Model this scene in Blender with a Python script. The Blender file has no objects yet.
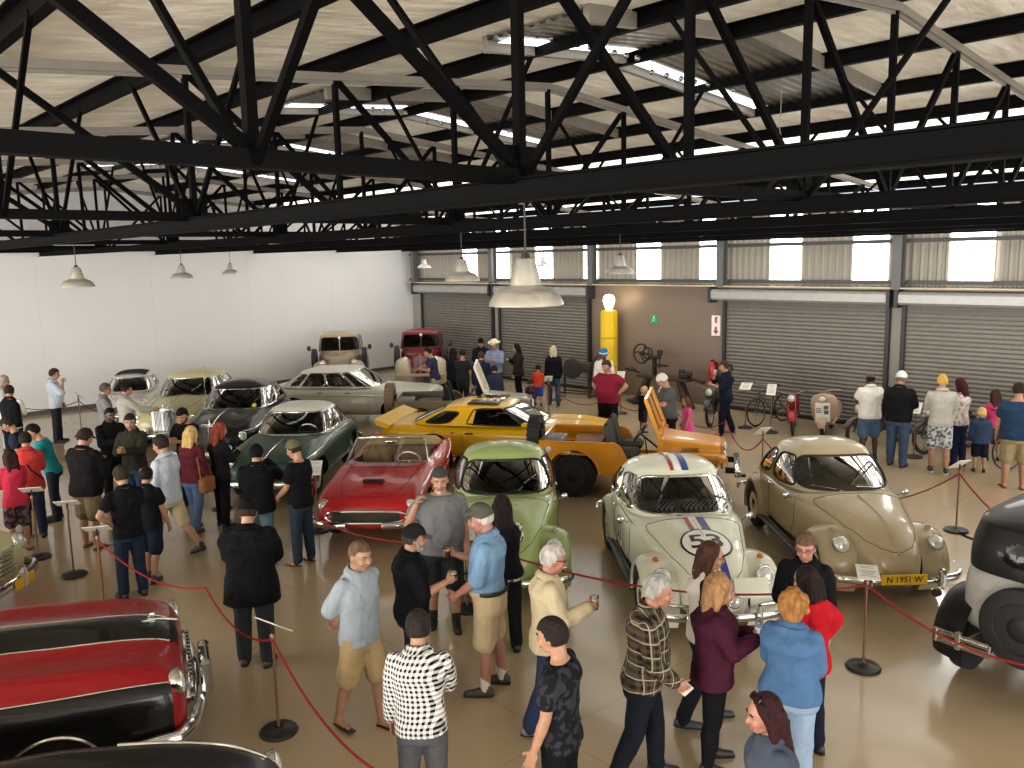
import bpy, bmesh, math, random
import numpy as np
from mathutils import Vector, Matrix
from mathutils.bvhtree import BVHTree
random.seed(7)
S = bpy.context.scene
COL = S.collection
# ------------------------------------------------------------------ camera, world, light, exposure
cam = bpy.data.cameras.new('camera'); cam.lens = 831.5 * 36 / 1024; cam.sensor_width = 36; cam.clip_end = 300
camo = bpy.data.objects.new('camera', cam); COL.objects.link(camo)
YAW, PIT, ROL = (math.radians(a) for a in (47.08, 8.66, -1.24))
_f = Vector((-math.sin(YAW) * math.cos(PIT), math.cos(YAW) * math.cos(PIT), -math.sin(PIT)))
_r = Vector((math.cos(YAW), math.sin(YAW), 0)); _u = _r.cross(_f)
_r2 = math.cos(ROL) * _r + math.sin(ROL) * _u; _u2 = -math.sin(ROL) * _r + math.cos(ROL) * _u
_m = Matrix.Identity(4)
for i in range(3):
    _m[i][0], _m[i][1], _m[i][2] = _r2[i], _u2[i], -_f[i]
_m[2][3] = 4.22
camo.matrix_world = _m
S.camera = camo
S.view_settings.view_transform = 'Standard'; S.view_settings.look = 'None'
S.view_settings.gamma = 1; S.view_settings.use_curve_mapping = False
S.view_settings.exposure = 0.0
try: S.cycles.use_denoising = True
except Exception: pass
wd = bpy.data.worlds.new('daylight'); S.world = wd; wd.use_nodes = True
wd.node_tree.nodes['Background'].inputs[0].default_value = (.9, .95, 1, 1)
wd.node_tree.nodes['Background'].inputs[1].default_value = 1.0
STRIP_E, ROOF_E, SIDE_W = 10.0, 1.6, 2900.0     # window strips, emissive far roof sheets, added side fill lamp
def area(name, loc, rot, sx, sy, power, col=(1, 1, 1)):
    l = bpy.data.lights.new(name, 'AREA'); l.shape = 'RECTANGLE'; l.size = sx; l.size_y = sy; l.energy = power; l.color = col
    o = bpy.data.objects.new(name, l); COL.objects.link(o); o.location = loc; o.rotation_euler = rot
    return o
# added fill lamps, out of view: one beyond the side wall, one behind the camera
area('side_fill_light', (10.5, 6, 2.6), (0, math.radians(97), 0), 4.6, 24, SIDE_W, (1, .96, .9))
area('rear_fill_light', (-9, -11.6, 2.8), (math.radians(110), 0, 0), 30, 4.6, 7200, (1, .95, .87))

# ------------------------------------------------------------------ helpers
def hexc(h):
    h = h.lstrip('#'); c = [int(h[i:i + 2], 16) / 255 for i in (0, 2, 4)]
    return tuple(x / 12.92 if x <= .04045 else ((x + .055) / 1.055) ** 2.4 for x in c) + (1,)
_mats = {}
def newmat(key):
    m = bpy.data.materials.new(key); m.use_nodes = True
    nt = m.node_tree; b = nt.nodes['Principled BSDF']
    _mats[key] = m
    return m, nt, b
def mix_noise(nt, b, c, amt, scale, src='Object'):
    """base colour with a little procedural unevenness"""
    tc = nt.nodes.new('ShaderNodeTexCoord'); n = nt.nodes.new('ShaderNodeTexNoise'); n.inputs['Scale'].default_value = scale
    n.inputs['Detail'].default_value = 4
    r = nt.nodes.new('ShaderNodeValToRGB')
    r.color_ramp.elements[0].position = .3; r.color_ramp.elements[1].position = .7
    r.color_ramp.elements[0].color = tuple(x * (1 - amt) for x in c[:3]) + (1,)
    r.color_ramp.elements[1].color = tuple(min(1, x * (1 + amt)) for x in c[:3]) + (1,)
    nt.links.new(tc.outputs[src], n.inputs['Vector']); nt.links.new(n.outputs['Fac'], r.inputs['Fac'])
    nt.links.new(r.outputs['Color'], b.inputs['Base Color'])
    return tc, n
def bump(nt, b, out, strength=.3, dist=.01):
    bp = nt.nodes.new('ShaderNodeBump'); bp.inputs['Strength'].default_value = strength; bp.inputs['Distance'].default_value = dist
    nt.links.new(out, bp.inputs['Height']); nt.links.new(bp.outputs['Normal'], b.inputs['Normal'])
def plain(col, rough=.5, metal=0, coat=0, amt=.06, scale=6):
    k = 'plain_%s_%s_%s_%s' % (col, rough, metal, coat)
    if k in _mats: return _mats[k]
    m, nt, b = newmat(k)
    mix_noise(nt, b, hexc(col), amt, scale)
    b.inputs['Roughness'].default_value = rough; b.inputs['Metallic'].default_value = metal
    b.inputs['Coat Weight'].default_value = coat; b.inputs['Coat Roughness'].default_value = .06
    if coat: b.inputs['Specular IOR Level'].default_value = .3
    return m
def paint(col): return plain(col, .34, 0, .35, .025, 3)
def dull(col): return plain(col, .6, 0, 0, .18, 5)
def chrome(): return plain('#c9cac8', .16, 1, 0, .05, 8)
def steel(col='#8f908c', r=.35): return plain(col, r, 1, 0, .12, 8)
def rubber(): return plain('#17171a', .75, 0, 0, .2, 20)
def black(): return plain('#0d0d0f', .55, 0, 0, .2, 9)
def skin(col): return plain(col, .5, 0, 0, .1, 14)
def glass(tint=.35):
    k = 'glass%.2f' % tint
    if k in _mats: return _mats[k]
    m, nt, b = newmat(k); out = nt.nodes['Material Output']
    t = nt.nodes.new('ShaderNodeBsdfTransparent'); t.inputs[0].default_value = (tint, tint * 1.03, tint, 1)
    g = nt.nodes.new('ShaderNodeBsdfGlossy'); g.inputs['Roughness'].default_value = .03
    fr = nt.nodes.new('ShaderNodeFresnel'); fr.inputs[0].default_value = 1.32
    mx = nt.nodes.new('ShaderNodeMixShader')
    nt.links.new(fr.outputs[0], mx.inputs[0]); nt.links.new(t.outputs[0], mx.inputs[1]); nt.links.new(g.outputs[0], mx.inputs[2])
    nt.links.new(mx.outputs[0], out.inputs[0]); nt.nodes.remove(b)
    return m
def emit(col, e):
    k = 'emit_%s_%s' % (col, e)
    if k in _mats: return _mats[k]
    m, nt, b = newmat(k)
    b.inputs['Base Color'].default_value = hexc(col); b.inputs['Emission Color'].default_value = hexc(col)
    b.inputs['Emission Strength'].default_value = e
    return m
def fabric(col, pat=None, c2='#222222', sc=1.0):
    k = 'fabric_%s_%s_%s_%s' % (col, pat, c2, sc)
    if k in _mats: return _mats[k]
    m, nt, b = newmat(k); L = nt.links
    b.inputs['Roughness'].default_value = .85; b.inputs['Specular IOR Level'].default_value = .1
    a, c = hexc(col), hexc(c2)
    tc, n = mix_noise(nt, b, a, .07, 9)
    wr = nt.nodes.new('ShaderNodeTexNoise'); wr.inputs['Scale'].default_value = 6; wr.inputs['Detail'].default_value = 2
    wr.inputs['Distortion'].default_value = .6
    L.new(tc.outputs['Object'], wr.inputs['Vector'])
    bump(nt, b, wr.outputs['Fac'], .55, .06)
    if pat in ('plaid', 'check', 'stripe', 'vstripe'):
        sx = nt.nodes.new('ShaderNodeSeparateXYZ'); L.new(tc.outputs['Object'], sx.inputs[0])
        def band(out, per, duty):
            mu = nt.nodes.new('ShaderNodeMath'); mu.operation = 'MULTIPLY'; mu.inputs[1].default_value = 1 / per; L.new(out, mu.inputs[0])
            fr = nt.nodes.new('ShaderNodeMath'); fr.operation = 'FRACT'; L.new(mu.outputs[0], fr.inputs[0])
            gt = nt.nodes.new('ShaderNodeMath'); gt.operation = 'LESS_THAN'; gt.inputs[1].default_value = duty; L.new(fr.outputs[0], gt.inputs[0])
            return gt.outputs[0]
        hz = nt.nodes.new('ShaderNodeMath'); hz.operation = 'ADD'; L.new(sx.outputs['X'], hz.inputs[0]); L.new(sx.outputs['Y'], hz.inputs[1])
        per = .05 * sc
        def mixc(fac_out, A, B):
            mx = nt.nodes.new('ShaderNodeMix'); mx.data_type = 'RGBA'; L.new(fac_out, mx.inputs[0])
            for s_, v in ((6, A), (7, B)):
                if isinstance(v, tuple): mx.inputs[s_].default_value = v
                else: L.new(v, mx.inputs[s_])
            return mx.outputs[2]
        if pat in ('stripe', 'vstripe'):
            f = band(sx.outputs['Z'] if pat == 'stripe' else hz.outputs[0], per, .4); col_o = mixc(f, a, c)
        else:
            f1 = band(sx.outputs['Z'], per, .5); f2 = band(hz.outputs[0], per, .5)
            ad = nt.nodes.new('ShaderNodeMath'); ad.operation = 'ADD'; L.new(f1, ad.inputs[0]); L.new(f2, ad.inputs[1])
            hf = nt.nodes.new('ShaderNodeMath'); hf.operation = 'MULTIPLY'; hf.inputs[1].default_value = .5; L.new(ad.outputs[0], hf.inputs[0])
            col_o = mixc(hf.outputs[0], a, c)
            if pat == 'plaid':
                g1 = band(sx.outputs['Z'], per * 1.8, .1); g2 = band(hz.outputs[0], per * 1.8, .1)
                mxx = nt.nodes.new('ShaderNodeMath'); mxx.operation = 'MAXIMUM'; L.new(g1, mxx.inputs[0]); L.new(g2, mxx.inputs[1])
                col_o = mixc(mxx.outputs[0], col_o, hexc('#8f8672'))
        L.new(col_o, b.inputs['Base Color'])
    if pat == 'floral':
        v = nt.nodes.new('ShaderNodeTexNoise'); v.inputs['Scale'].default_value = 16 / sc; v.inputs['Detail'].default_value = 1
        L.new(tc.outputs['Object'], v.inputs['Vector'])
        r = nt.nodes.new('ShaderNodeValToRGB'); r.color_ramp.elements[0].position = .5; r.color_ramp.elements[1].position = .56
        r.color_ramp.elements[0].color = a; r.color_ramp.elements[1].color = c
        L.new(v.outputs['Fac'], r.inputs['Fac']); L.new(r.outputs['Color'], b.inputs['Base Color'])
    return m

def hairmat(col):
    k = 'hair_' + col
    if k in _mats: return _mats[k]
    m, nt, b = newmat(k); tc, n = mix_noise(nt, b, hexc(col), .35, 30); b.inputs['Roughness'].default_value = .75; b.inputs['Specular IOR Level'].default_value = .15
    mp = nt.nodes.new('ShaderNodeMapping'); mp.inputs['Scale'].default_value = (1, 1, .3); nt.links.new(tc.outputs['Object'], mp.inputs[0]); nt.links.new(mp.outputs[0], n.inputs['Vector'])
    w = nt.nodes.new('ShaderNodeTexNoise'); w.inputs['Scale'].default_value = 70; nt.links.new(mp.outputs[0], w.inputs['Vector']); bump(nt, b, w.outputs['Fac'], .8, .02)
    return m
class MB:
    """collects geometry; out() links it as ONE mesh object"""
    def __init__(s): s.V, s.F, s.M, s.n, s.T = [], [], [], 0, None
    def add(s, v, f, m=0):
        v = np.asarray(v, float).reshape(-1, 3)
        if s.T is not None: v = v @ s.T[:3, :3].T + s.T[:3, 3]
        s.V.append(v); s.F += [tuple(i + s.n for i in q) for q in f]; s.M += [m] * len(f) if isinstance(m, int) else list(m); s.n += len(v)
        return s
    def grid(s, P, cu=False, cv=False, m=0, caps=False):
        P = np.asarray(P, float); nu, nv = P.shape[:2]; f = []
        for i in range(nu if cu else nu - 1):
            for j in range(nv if cv else nv - 1):
                f.append((i * nv + j, i * nv + (j + 1) % nv, ((i + 1) % nu) * nv + (j + 1) % nv, ((i + 1) % nu) * nv + j))
        v = P.reshape(-1, 3)
        if caps:
            v = np.vstack([v, P[0].mean(0), P[-1].mean(0)]); a, b_ = nu * nv, nu * nv + 1
            for j in range(nv if cv else nv - 1):
                f.append((a, (j + 1) % nv, j)); f.append((b_, (nu - 1) * nv + j, (nu - 1) * nv + (j + 1) % nv))
        return s.add(v, f, m)
    def box(s, c, d, m=0, R=None, bev=0):
        x, y, z = (a / 2 for a in d)
        if bev:
            b_ = bev; P = []
            for zz, k in ((-z, b_), (-z + b_, 0), (z - b_, 0), (z, b_)):
                X, Y = x - k, y - k; q = b_ * .7
                P.append([(X, Y - q, zz), (X - q, Y, zz), (-X + q, Y, zz), (-X, Y - q, zz), (-X, -Y + q, zz), (-X + q, -Y, zz), (X - q, -Y, zz), (X, -Y + q, zz)])
            P = np.array(P, float)
            if R is not None: P = P @ np.asarray(R).T
            return s.grid(P + np.asarray(c, float), cv=True, m=m, caps=True)
        v = np.array([(i, j, k) for i in (-x, x) for j in (-y, y) for k in (-z, z)])
        if R is not None: v = v @ np.asarray(R).T
        return s.add(v + np.asarray(c, float), [(0, 1, 3, 2), (4, 6, 7, 5), (0, 4, 5, 1), (2, 3, 7, 6), (0, 2, 6, 4), (1, 5, 7, 3)], m)
    def bar(s, p, q, w, h=None, m=0):
        """square bar from p to q"""
        return s.tube([p, q], w / 2, 4, m, h=(h or w) / 2, rot=math.pi / 4, k=1.414)
    def tube(s, pts, r, seg=8, m=0, h=None, closed=False, rot=0, k=1.0, up=(0, 0, 1)):
        P = np.asarray(pts, float); n = len(P); R = np.broadcast_to(np.asarray(r, float), (n,)); H = R if h is None else np.broadcast_to(np.asarray(h, float), (n,))
        T = np.empty_like(P)
        if closed: T = np.roll(P, -1, 0) - np.roll(P, 1, 0)
        else:
            T[1:-1] = P[2:] - P[:-2]; T[0] = P[1] - P[0]; T[-1] = P[-1] - P[-2]
        T /= np.linalg.norm(T, axis=1)[:, None] + 1e-12
        up = np.asarray(up, float); out = []
        a = np.arange(seg) / seg * 2 * math.pi + rot
        prev = None
        for i in range(n):
            e = np.cross(T[i], up)
            if np.linalg.norm(e) < .05: e = prev if prev is not None else np.cross(T[i], (1, 0, .01))
            e = e - T[i] * (e @ T[i]); e = e / np.linalg.norm(e); prev = e; w = np.cross(e, T[i])
            out.append(P[i] + k * (np.cos(a)[:, None] * e * R[i] + np.sin(a)[:, None] * w * H[i]))
        return s.grid(np.array(out), cu=closed, cv=True, m=m, caps=not closed)
    def lathe(s, prof, c=(0, 0, 0), ax=(0, 0, 1), seg=24, m=0):
        ax = np.asarray(ax, float); ax = ax / np.linalg.norm(ax)
        e = np.cross(ax, (0, 0, 1) if abs(ax[2]) < .9 else (1, 0, 0)); e /= np.linalg.norm(e); w = np.cross(ax, e)
        a = np.arange(seg) / seg * 2 * math.pi; ring = np.cos(a)[:, None] * e + np.sin(a)[:, None] * w
        P = np.array([np.asarray(c, float) + ax * z + ring * max(r, 1e-4) for r, z in prof])
        return s.grid(P, cv=True, m=m, caps=True)
    def ball(s, c, r, m=0, nu=10, nv=14, R=None):
        r = np.broadcast_to(np.asarray(r, float), (3,)); t = np.linspace(-math.pi / 2, math.pi / 2, nu); p = np.arange(nv) / nv * 2 * math.pi
        ct = np.maximum(np.cos(t), 1e-3)
        P = np.stack([ct[:, None] * np.cos(p), ct[:, None] * np.sin(p), np.repeat(np.sin(t)[:, None], nv, 1)], -1) * r
        if R is not None: P = P @ np.asarray(R).T
        return s.grid(P + np.asarray(c, float), cv=True, m=m, caps=True)
    def cap(s, p, r, q, r2, m=0, seg=10):
        """tapered capsule"""
        p, q = np.asarray(p, float), np.asarray(q, float); d = q - p; L = np.linalg.norm(d) + 1e-9; d = d / L
        pr = []; 
        for t in np.linspace(-90, 0, 4): pr.append((r * math.cos(math.radians(t)), r * math.sin(math.radians(t))))
        for t in np.linspace(0, 90, 4): pr.append((r2 * math.cos(math.radians(t)), L + r2 * math.sin(math.radians(t))))
        return s.lathe(pr, p, d, seg, m)
    def mesh(s, name='m', sharp=40):
        me = bpy.data.meshes.new(name)
        V = np.vstack(s.V) if s.V else np.zeros((0, 3))
        me.from_pydata(V.tolist(), [], s.F)
        me.polygons.foreach_set('material_index', np.array(s.M, dtype=np.int32))
        me.polygons.foreach_set('use_smooth', np.ones(len(s.F), dtype=bool))
        me.update()
        if sharp: me.set_sharp_from_angle(angle=math.radians(sharp))
        return me
    def out(s, name, mats, parent=None, sharp=40, loc=None, **kw):
        return link(name, s.mesh(name, sharp), mats, parent, loc, **kw)
def link(name, me, mats, parent=None, loc=None, **kw):
    if mats is not None:
        me.materials.clear()
        for m in (mats if isinstance(mats, (list, tuple)) else [mats]): me.materials.append(m)
    o = bpy.data.objects.new(name, me); COL.objects.link(o)
    if parent is not None: o.parent = parent
    if loc is not None: o.location = loc
    for k, v in kw.items(): o[k] = v
    return o
def thing(name, label, cat, loc=(0, 0, 0), rz=0, group=None):
    o = bpy.data.objects.new(name, None); COL.objects.link(o); o.empty_display_size = .1
    o.location = loc; o.rotation_euler = (0, 0, rz); o['label'] = label; o['category'] = cat
    if group: o['group'] = group
    return o
def dup(root, loc, rz=0, label=None):
    r = root.copy(); COL.objects.link(r); r.location = loc; r.rotation_euler = (0, 0, rz)
    if label: r['label'] = label
    for ch in list(root.children):
        c = ch.copy(); COL.objects.link(c); c.parent = r
        for g in list(ch.children):
            d = g.copy(); COL.objects.link(d); d.parent = c
    return r
def rotm(ax, deg):
    return np.array(Matrix.Rotation(math.radians(deg), 3, ax))
TMP = bpy.data.scenes.new('scratch')
def evaluated(me, setup):
    """mesh data after the modifiers that setup(obj) adds, worked out in a scratch scene"""
    o = bpy.data.objects.new('t', me); TMP.collection.objects.link(o); setup(o)
    vl = TMP.view_layers[0]; vl.update(); dg = vl.depsgraph
    r = bpy.data.meshes.new_from_object(o.evaluated_get(dg), preserve_all_data_layers=False, depsgraph=dg)
    bpy.data.objects.remove(o)
    return r
def arrays(me):
    V = np.empty(len(me.vertices) * 3); me.vertices.foreach_get('co', V)
    return V.reshape(-1, 3), [tuple(p.vertices) for p in me.polygons]
def remesh(mb, vox, it=4):
    me = mb.mesh('t', 0)
    def st(o):
        r = o.modifiers.new('r', 'REMESH'); r.mode = 'VOXEL'; r.voxel_size = vox; r.use_smooth_shade = True
        s_ = o.modifiers.new('s', 'SMOOTH'); s_.factor = .5; s_.iterations = it
    r = evaluated(me, st); bpy.data.meshes.remove(me)
    return r
# ------------------------------------------------------------------ the hall
def struct(name, mb, mats, parent=None, sharp=40, **kw):
    o = mb.out(name, mats, parent, sharp)
    if parent is None: o['kind'] = 'structure'
    for k, v in kw.items(): o[k] = v
    return o
XW, YW, XE, YE = -26.75, 19.72, 10.2, -11.0
def floor_mat():
    m, nt, b = newmat('epoxy_floor'); L = nt.links
    tc, n = mix_noise(nt, b, hexc('#ad9a7c'), .07, .5)
    br = nt.nodes.new('ShaderNodeTexBrick'); br.inputs['Scale'].default_value = 1; br.offset = 0
    br.inputs['Brick Width'].default_value = 4.8; br.inputs['Row Height'].default_value = 4.9; br.inputs['Mortar Size'].default_value = .006
    br.inputs['Mortar Smooth'].default_value = .2
    L.new(tc.outputs['Object'], br.inputs['Vector'])
    br.inputs['Color1'].default_value = br.inputs['Color2'].default_value = (1, 1, 1, 1); br.inputs['Mortar'].default_value = (.78, .76, .74, 1)
    mx = nt.nodes.new('ShaderNodeMix'); mx.data_type = 'RGBA'; mx.blend_type = 'MULTIPLY'; mx.inputs[0].default_value = 1
    src = b.inputs['Base Color'].links[0].from_socket
    L.new(src, mx.inputs[6]); L.new(br.outputs['Color'], mx.inputs[7]); L.new(mx.outputs[2], b.inputs['Base Color'])
    b.inputs['Roughness'].default_value = .22; b.inputs['Coat Weight'].default_value = .55; b.inputs['Coat Roughness'].default_value = .12
    n2 = nt.nodes.new('ShaderNodeTexNoise'); n2.inputs['Scale'].default_value = 1.3; L.new(tc.outputs['Object'], n2.inputs['Vector'])
    bump(nt, b, n2.outputs['Fac'], .06, .02)
    return m
struct('floor', MB().box(((XW + XE) / 2, (YW + YE) / 2, -.1), (XE - XW + .4, YW - YE + .4, .2)), floor_mat())
def wall_mat(col, seam, axis):
    m, nt, b = newmat('wall_%s' % col); L = nt.links
    tc, n = mix_noise(nt, b, hexc(col), .025, .6)
    b.inputs['Roughness'].default_value = .45
    if seam:
        sx = nt.nodes.new('ShaderNodeSeparateXYZ'); L.new(tc.outputs['Object'], sx.inputs[0])
        d = nt.nodes.new('ShaderNodeMath'); d.operation = 'MULTIPLY'; d.inputs[1].default_value = 1 / seam; L.new(sx.outputs[axis], d.inputs[0])
        f = nt.nodes.new('ShaderNodeMath'); f.operation = 'FRACT'; L.new(d.outputs[0], f.inputs[0])
        g = nt.nodes.new('ShaderNodeMath'); g.operation = 'LESS_THAN'; g.inputs[1].default_value = .006; L.new(f.outputs[0], g.inputs[0])
        mx = nt.nodes.new('ShaderNodeMix'); mx.data_type = 'RGBA'; L.new(g.outputs[0], mx.inputs[0])
        L.new(b.inputs['Base Color'].links[0].from_socket, mx.inputs[6]); mx.inputs[7].default_value = tuple(x * .9 for x in hexc(col)[:3]) + (1,)
        L.new(mx.outputs[2], b.inputs['Base Color'])
    return m
ZT = 6.9
struct('wall_left', MB().box((XW - .1, (YW + YE) / 2, ZT / 2), (.2, YW - YE + .4, ZT)), wall_mat('#cfcfd0', 3.2, 'Y'))
mb = MB(); mb.box(((XW - 24.2) / 2, YE - .1, ZT / 2), (-24.2 - XW, .2, ZT)); mb.box(((6.2 + XE) / 2, YE - .1, ZT / 2), (XE - 6.2, .2, ZT)); mb.box((-9, YE - .1, (5.2 + ZT) / 2), (30.4, .2, ZT - 5.2)); mb.box((-9, YE - .1, .2), (30.4, .2, .4))
for k in range(1, 6): mb.box((-24 + 5 * k, YE - .1, 2.6), (.14, .14, 5.2))
struct('wall_rear', mb, wall_mat('#8a8580', 0, 'X'))  # unseen wall; its wide opening is made up to admit the rear fill lamp
mb = MB(); mb.box((XE + .1, (YW + 18.2) / 2, ZT / 2), (.2, YW - 18.2, ZT)); mb.box((XE + .1, (YE - 6.2) / 2, ZT / 2), (.2, -6.2 - YE, ZT)); mb.box((XE + .1, 6, (5.1 + ZT) / 2), (.2, 24.4, ZT - 5.1))
for k in range(1, 5): mb.box((XE + .1, -6 + 4.8 * k, 2.55), (.16, .2, 5.1))
struct('wall_right', mb, wall_mat('#9a958d', 0, 'Y'))  # unseen wall, opened up so the added side lamp can shine in
mb = MB()
for y, l in ((-5, 11), (3, 4), (8, 5), (14, 6)): mb.box((XW + .012, y, .06), (.024, l, .12))
mb = MB().box((XW + .02, 4.6, .06), (.04, 30, .12))
struct('baseboard_left', mb, plain('#4a4744', .5))
mb = MB()
for k in range(90): mb.box((XW + .25 + .05 * math.sin(k * 3), 3.5 + k * .17, .05), (.16, .12, .1))
# far wall: plaster panel, ribbed cladding above, door surrounds
struct('wall_back', MB().box(((-17.44 - 12.5) / 2, YW, 1.68), (4.96, .16, 3.36)), wall_mat('#76675b', 0, 'X'))
mb = MB()
for x0, x1 in ((-21.91, -21.59), (-8.12, -7.82), (XW, -26.06), (-3.4, XE)): mb.box(((x0 + x1) / 2, YW, 1.68), (x1 - x0, .2, 3.36))
for x0, x1 in ((-26.06, -21.91), (-21.59, -17.2), (-12.54, -8.12), (-7.82, -3.4)): mb.box(((x0 + x1) / 2, YW + .02, 3.16), (x1 - x0, .16, .4))
struct('wall_back_piers', mb, plain('#8c8981', .6))
STR = [(-23.62, -22.84), (-21.98, -21.15), (-19.84, -19.1), (-17.7, -17.16), (-15.6, -14.76), (-13.4, -12.61), (-11.27, -10.42), (-9.09, -8.26), (-6.91, -6.03), (-4.7, -3.85), (-2.5, -1.65), (-.3, .55), (1.9, 2.75), (4.1, 4.95)]
mb = MB(); n = int((XE - XW) / .045)
P = [[(XW + i * .045, YW - .03 + .025 * (1 if i % 4 in (1, 2) else -1), z) for z in (3.36, 5.42)] for i in range(n)]
mb.grid(P)
mb.box(((XW + XE) / 2, YW + .1, 4.4), (XE - XW, .1, 2.1))
struct('wall_back_cladding', mb, wall_mat('#8f897e', 0, 'X'), sharp=30)
for i, (a, b_) in enumerate(STR):
    struct('window_%d' % (i + 1), MB().box(((a + b_) / 2, YW - .065, 4.36), (b_ - a, .02, 1.7)), emit('#fffdf6', STRIP_E))
for i, z in enumerate((3.46, 4.4)):
    struct('trim_%d' % (i + 1), MB().box(((XW + XE) / 2, YW - .14, z), (XE - XW, .12, .09)), plain('#3a3a3c', .5))
mb = MB().box(((XW + XE) / 2, YW - .2, 3.34), (XE - XW, .5, .03))
struct('trim_3', mb, plain('#b8a88a', .4))
for k, x in enumerate((-26.2, -21.7, -17.12, -12.52, -7.9, -3.4, 1.2, 5.8)):
    mb = MB()
    for dy in (-.11, .11): mb.box((x, YW - .35 + dy, 4.36), (.2, .02, 2.1))
    mb.box((x, YW - .35, 4.36), (.02, .22, 2.1))
    struct('trim_%d' % (k + 4), mb, plain('#58595b', .5))
# roller doors
def door(i, x0, x1, hx0, hx1, zc=2.95):
    n = 170; mb = MB(); ys = [.012 * math.sin(k / n * zc / .1 * 2 * math.pi) for k in range(n + 1)]
    mb.grid([[(x0, YW - .16 + ys[k], .04 + (zc - .02) * k / n), (x1, YW - .16 + ys[k], .04 + (zc - .02) * k / n)] for k in range(n + 1)])
    o = struct('door_%d' % i, mb, plain('#77746e', .42, .5), sharp=0)
    # coil housing: rounded front box
    pr = [(0, 2.95), (-.30, 2.96), (-.36, 3.01), (-.36, 3.19), (-.31, 3.26), (0, 3.28)]
    mb = MB().grid([[(x, YW - .05 + a, z) for a, z in pr] for x in (hx0, hx1)], caps=True)
    struct('coil_housing', mb, plain('#9c9c99', .4, .3), o, sharp=25)
    for x in (x0 - .03, x1 + .03): struct('guide_rail', MB().box((x, YW - .17, 1.5), (.09, .12, 3.0)), plain('#232325', .5), o)
    struct('bottom_bar', MB().box(((x0 + x1) / 2, YW - .16, .035), (x1 - x0, .07, .07)), plain('#1d1d1e', .5), o)
    for x in (hx0 + .02, hx1 - .02): struct('end_bracket', MB().box((x, YW - .24, 3.1), (.08, .4, .42)), plain('#2c2c2e', .5), o)
door(1, -26.0, -21.97, -26.35, -21.85); door(2, -21.53, -17.44, -21.7, -17.25); door(3, -12.48, -8.18, -12.88, -8.06); door(4, -7.76, -3.46, -7.92, -3.36)
# signs on the plaster panel
t = thing('fire_sign', 'small white sign with red extinguisher symbol and down arrow on far wall', 'sign', (-12.84, YW - .09, 2.25))
MB().box((0, 0, 0), (.28, .02, .56), bev=.005).out('plate', plain('#e9e6e2', .4), t)
mb = MB().box((0, -.013, .15), (.07, .006, .16)); mb.box((.03, -.013, .22), (.06, .006, .03))
mb.out('extinguisher_mark', plain('#c02a22', .4), t)
mb = MB().box((0, -.013, -.09), (.07, .006, .12)); mb.add([(-.09, -.016, -.14), (.09, -.016, -.14), (0, -.016, -.24), (-.09, -.01, -.14), (.09, -.01, -.14), (0, -.01, -.24)], [(0, 2, 1), (3, 4, 5), (0, 1, 4, 3), (1, 2, 5, 4), (2, 0, 3, 5)])
mb.out('arrow', plain('#c02a22', .4), t)
t = thing('exit_sign', 'small green running man sign on the brown far wall', 'sign', (-14.95, YW - .09, 2.34))
MB().box((0, 0, 0), (.26, .02, .24), bev=.004).out('plate', plain('#1f9a56', .4), t)
mb = MB().ball((.01, -.014, .07), (.022, .006, .022)); mb.bar((0, -.013, .045), (-.02, -.013, -.02), .03, .008); mb.bar((-.02, -.013, -.02), (.04, -.013, -.05), .02, .008); mb.bar((-.02, -.013, -.02), (-.06, -.013, -.08), .02, .008); mb.bar((0, -.013, .03), (.06, -.013, .0), .016, .008)
mb.out('running_figure', plain('#e8f2ea', .4), t)
t = thing('fire_extinguisher', 'red fire extinguisher in an oval frame against the far wall', 'fire extinguisher', (-12.85, YW - .22, .7))
MB().lathe([(0, 0), (.085, .005), (.09, .05), (.09, .42), (.07, .5), (.03, .53), (.03, .57), (0, .58)]).out('cylinder', plain('#b5201c', .3), t)
mb = MB().box((0, -.02, .60), (.03, .14, .03)); mb.tube([(0, .02, .57), (.1, .02, .5), (.12, .02, .3), (.11, .0, .12)], .012)
mb.out('hose', black(), t); MB().box((0, .11, .3), (.16, .06, .5), bev=.01).out('bracket', plain('#7a1c19', .5), t)

# ------------------------------------------------------------------ roof: sheeting, purlins, trusses
RY, RZ, RS = 8.35, 6.47, .088
def rz(y): return RZ - RS * abs(y - RY)
def ceil_mat(glow):
    m, nt, b = newmat('roof_sheet_%d' % glow); L = nt.links
    tc, n = mix_noise(nt, b, hexc('#f6f0e6' if not glow else '#f4f1e6'), .14, 1.6)
    n.inputs['Distortion'].default_value = .6
    mp = nt.nodes.new('ShaderNodeMapping'); mp.inputs['Scale'].default_value = (2.2, .5, 1); L.new(tc.outputs['Object'], mp.inputs[0]); L.new(mp.outputs[0], n.inputs['Vector'])
    b.inputs['Roughness'].default_value = .4
    w = nt.nodes.new('ShaderNodeTexNoise'); w.inputs['Scale'].default_value = 2.5; w.inputs['Detail'].default_value = 3
    mp2 = nt.nodes.new('ShaderNodeMapping'); mp2.inputs['Scale'].default_value = (1.6, .6, 1); L.new(tc.outputs['Object'], mp2.inputs[0]); L.new(mp2.outputs[0], w.inputs['Vector'])
    bump(nt, b, w.outputs['Fac'], .5, .12)
    if glow:
        b.inputs['Emission Color'].default_value = hexc('#fffaf0'); b.inputs['Emission Strength'].default_value = ROOF_E  # emissive version for the far roof sheets
    return m
PD = .165     # purlin depth
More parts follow.
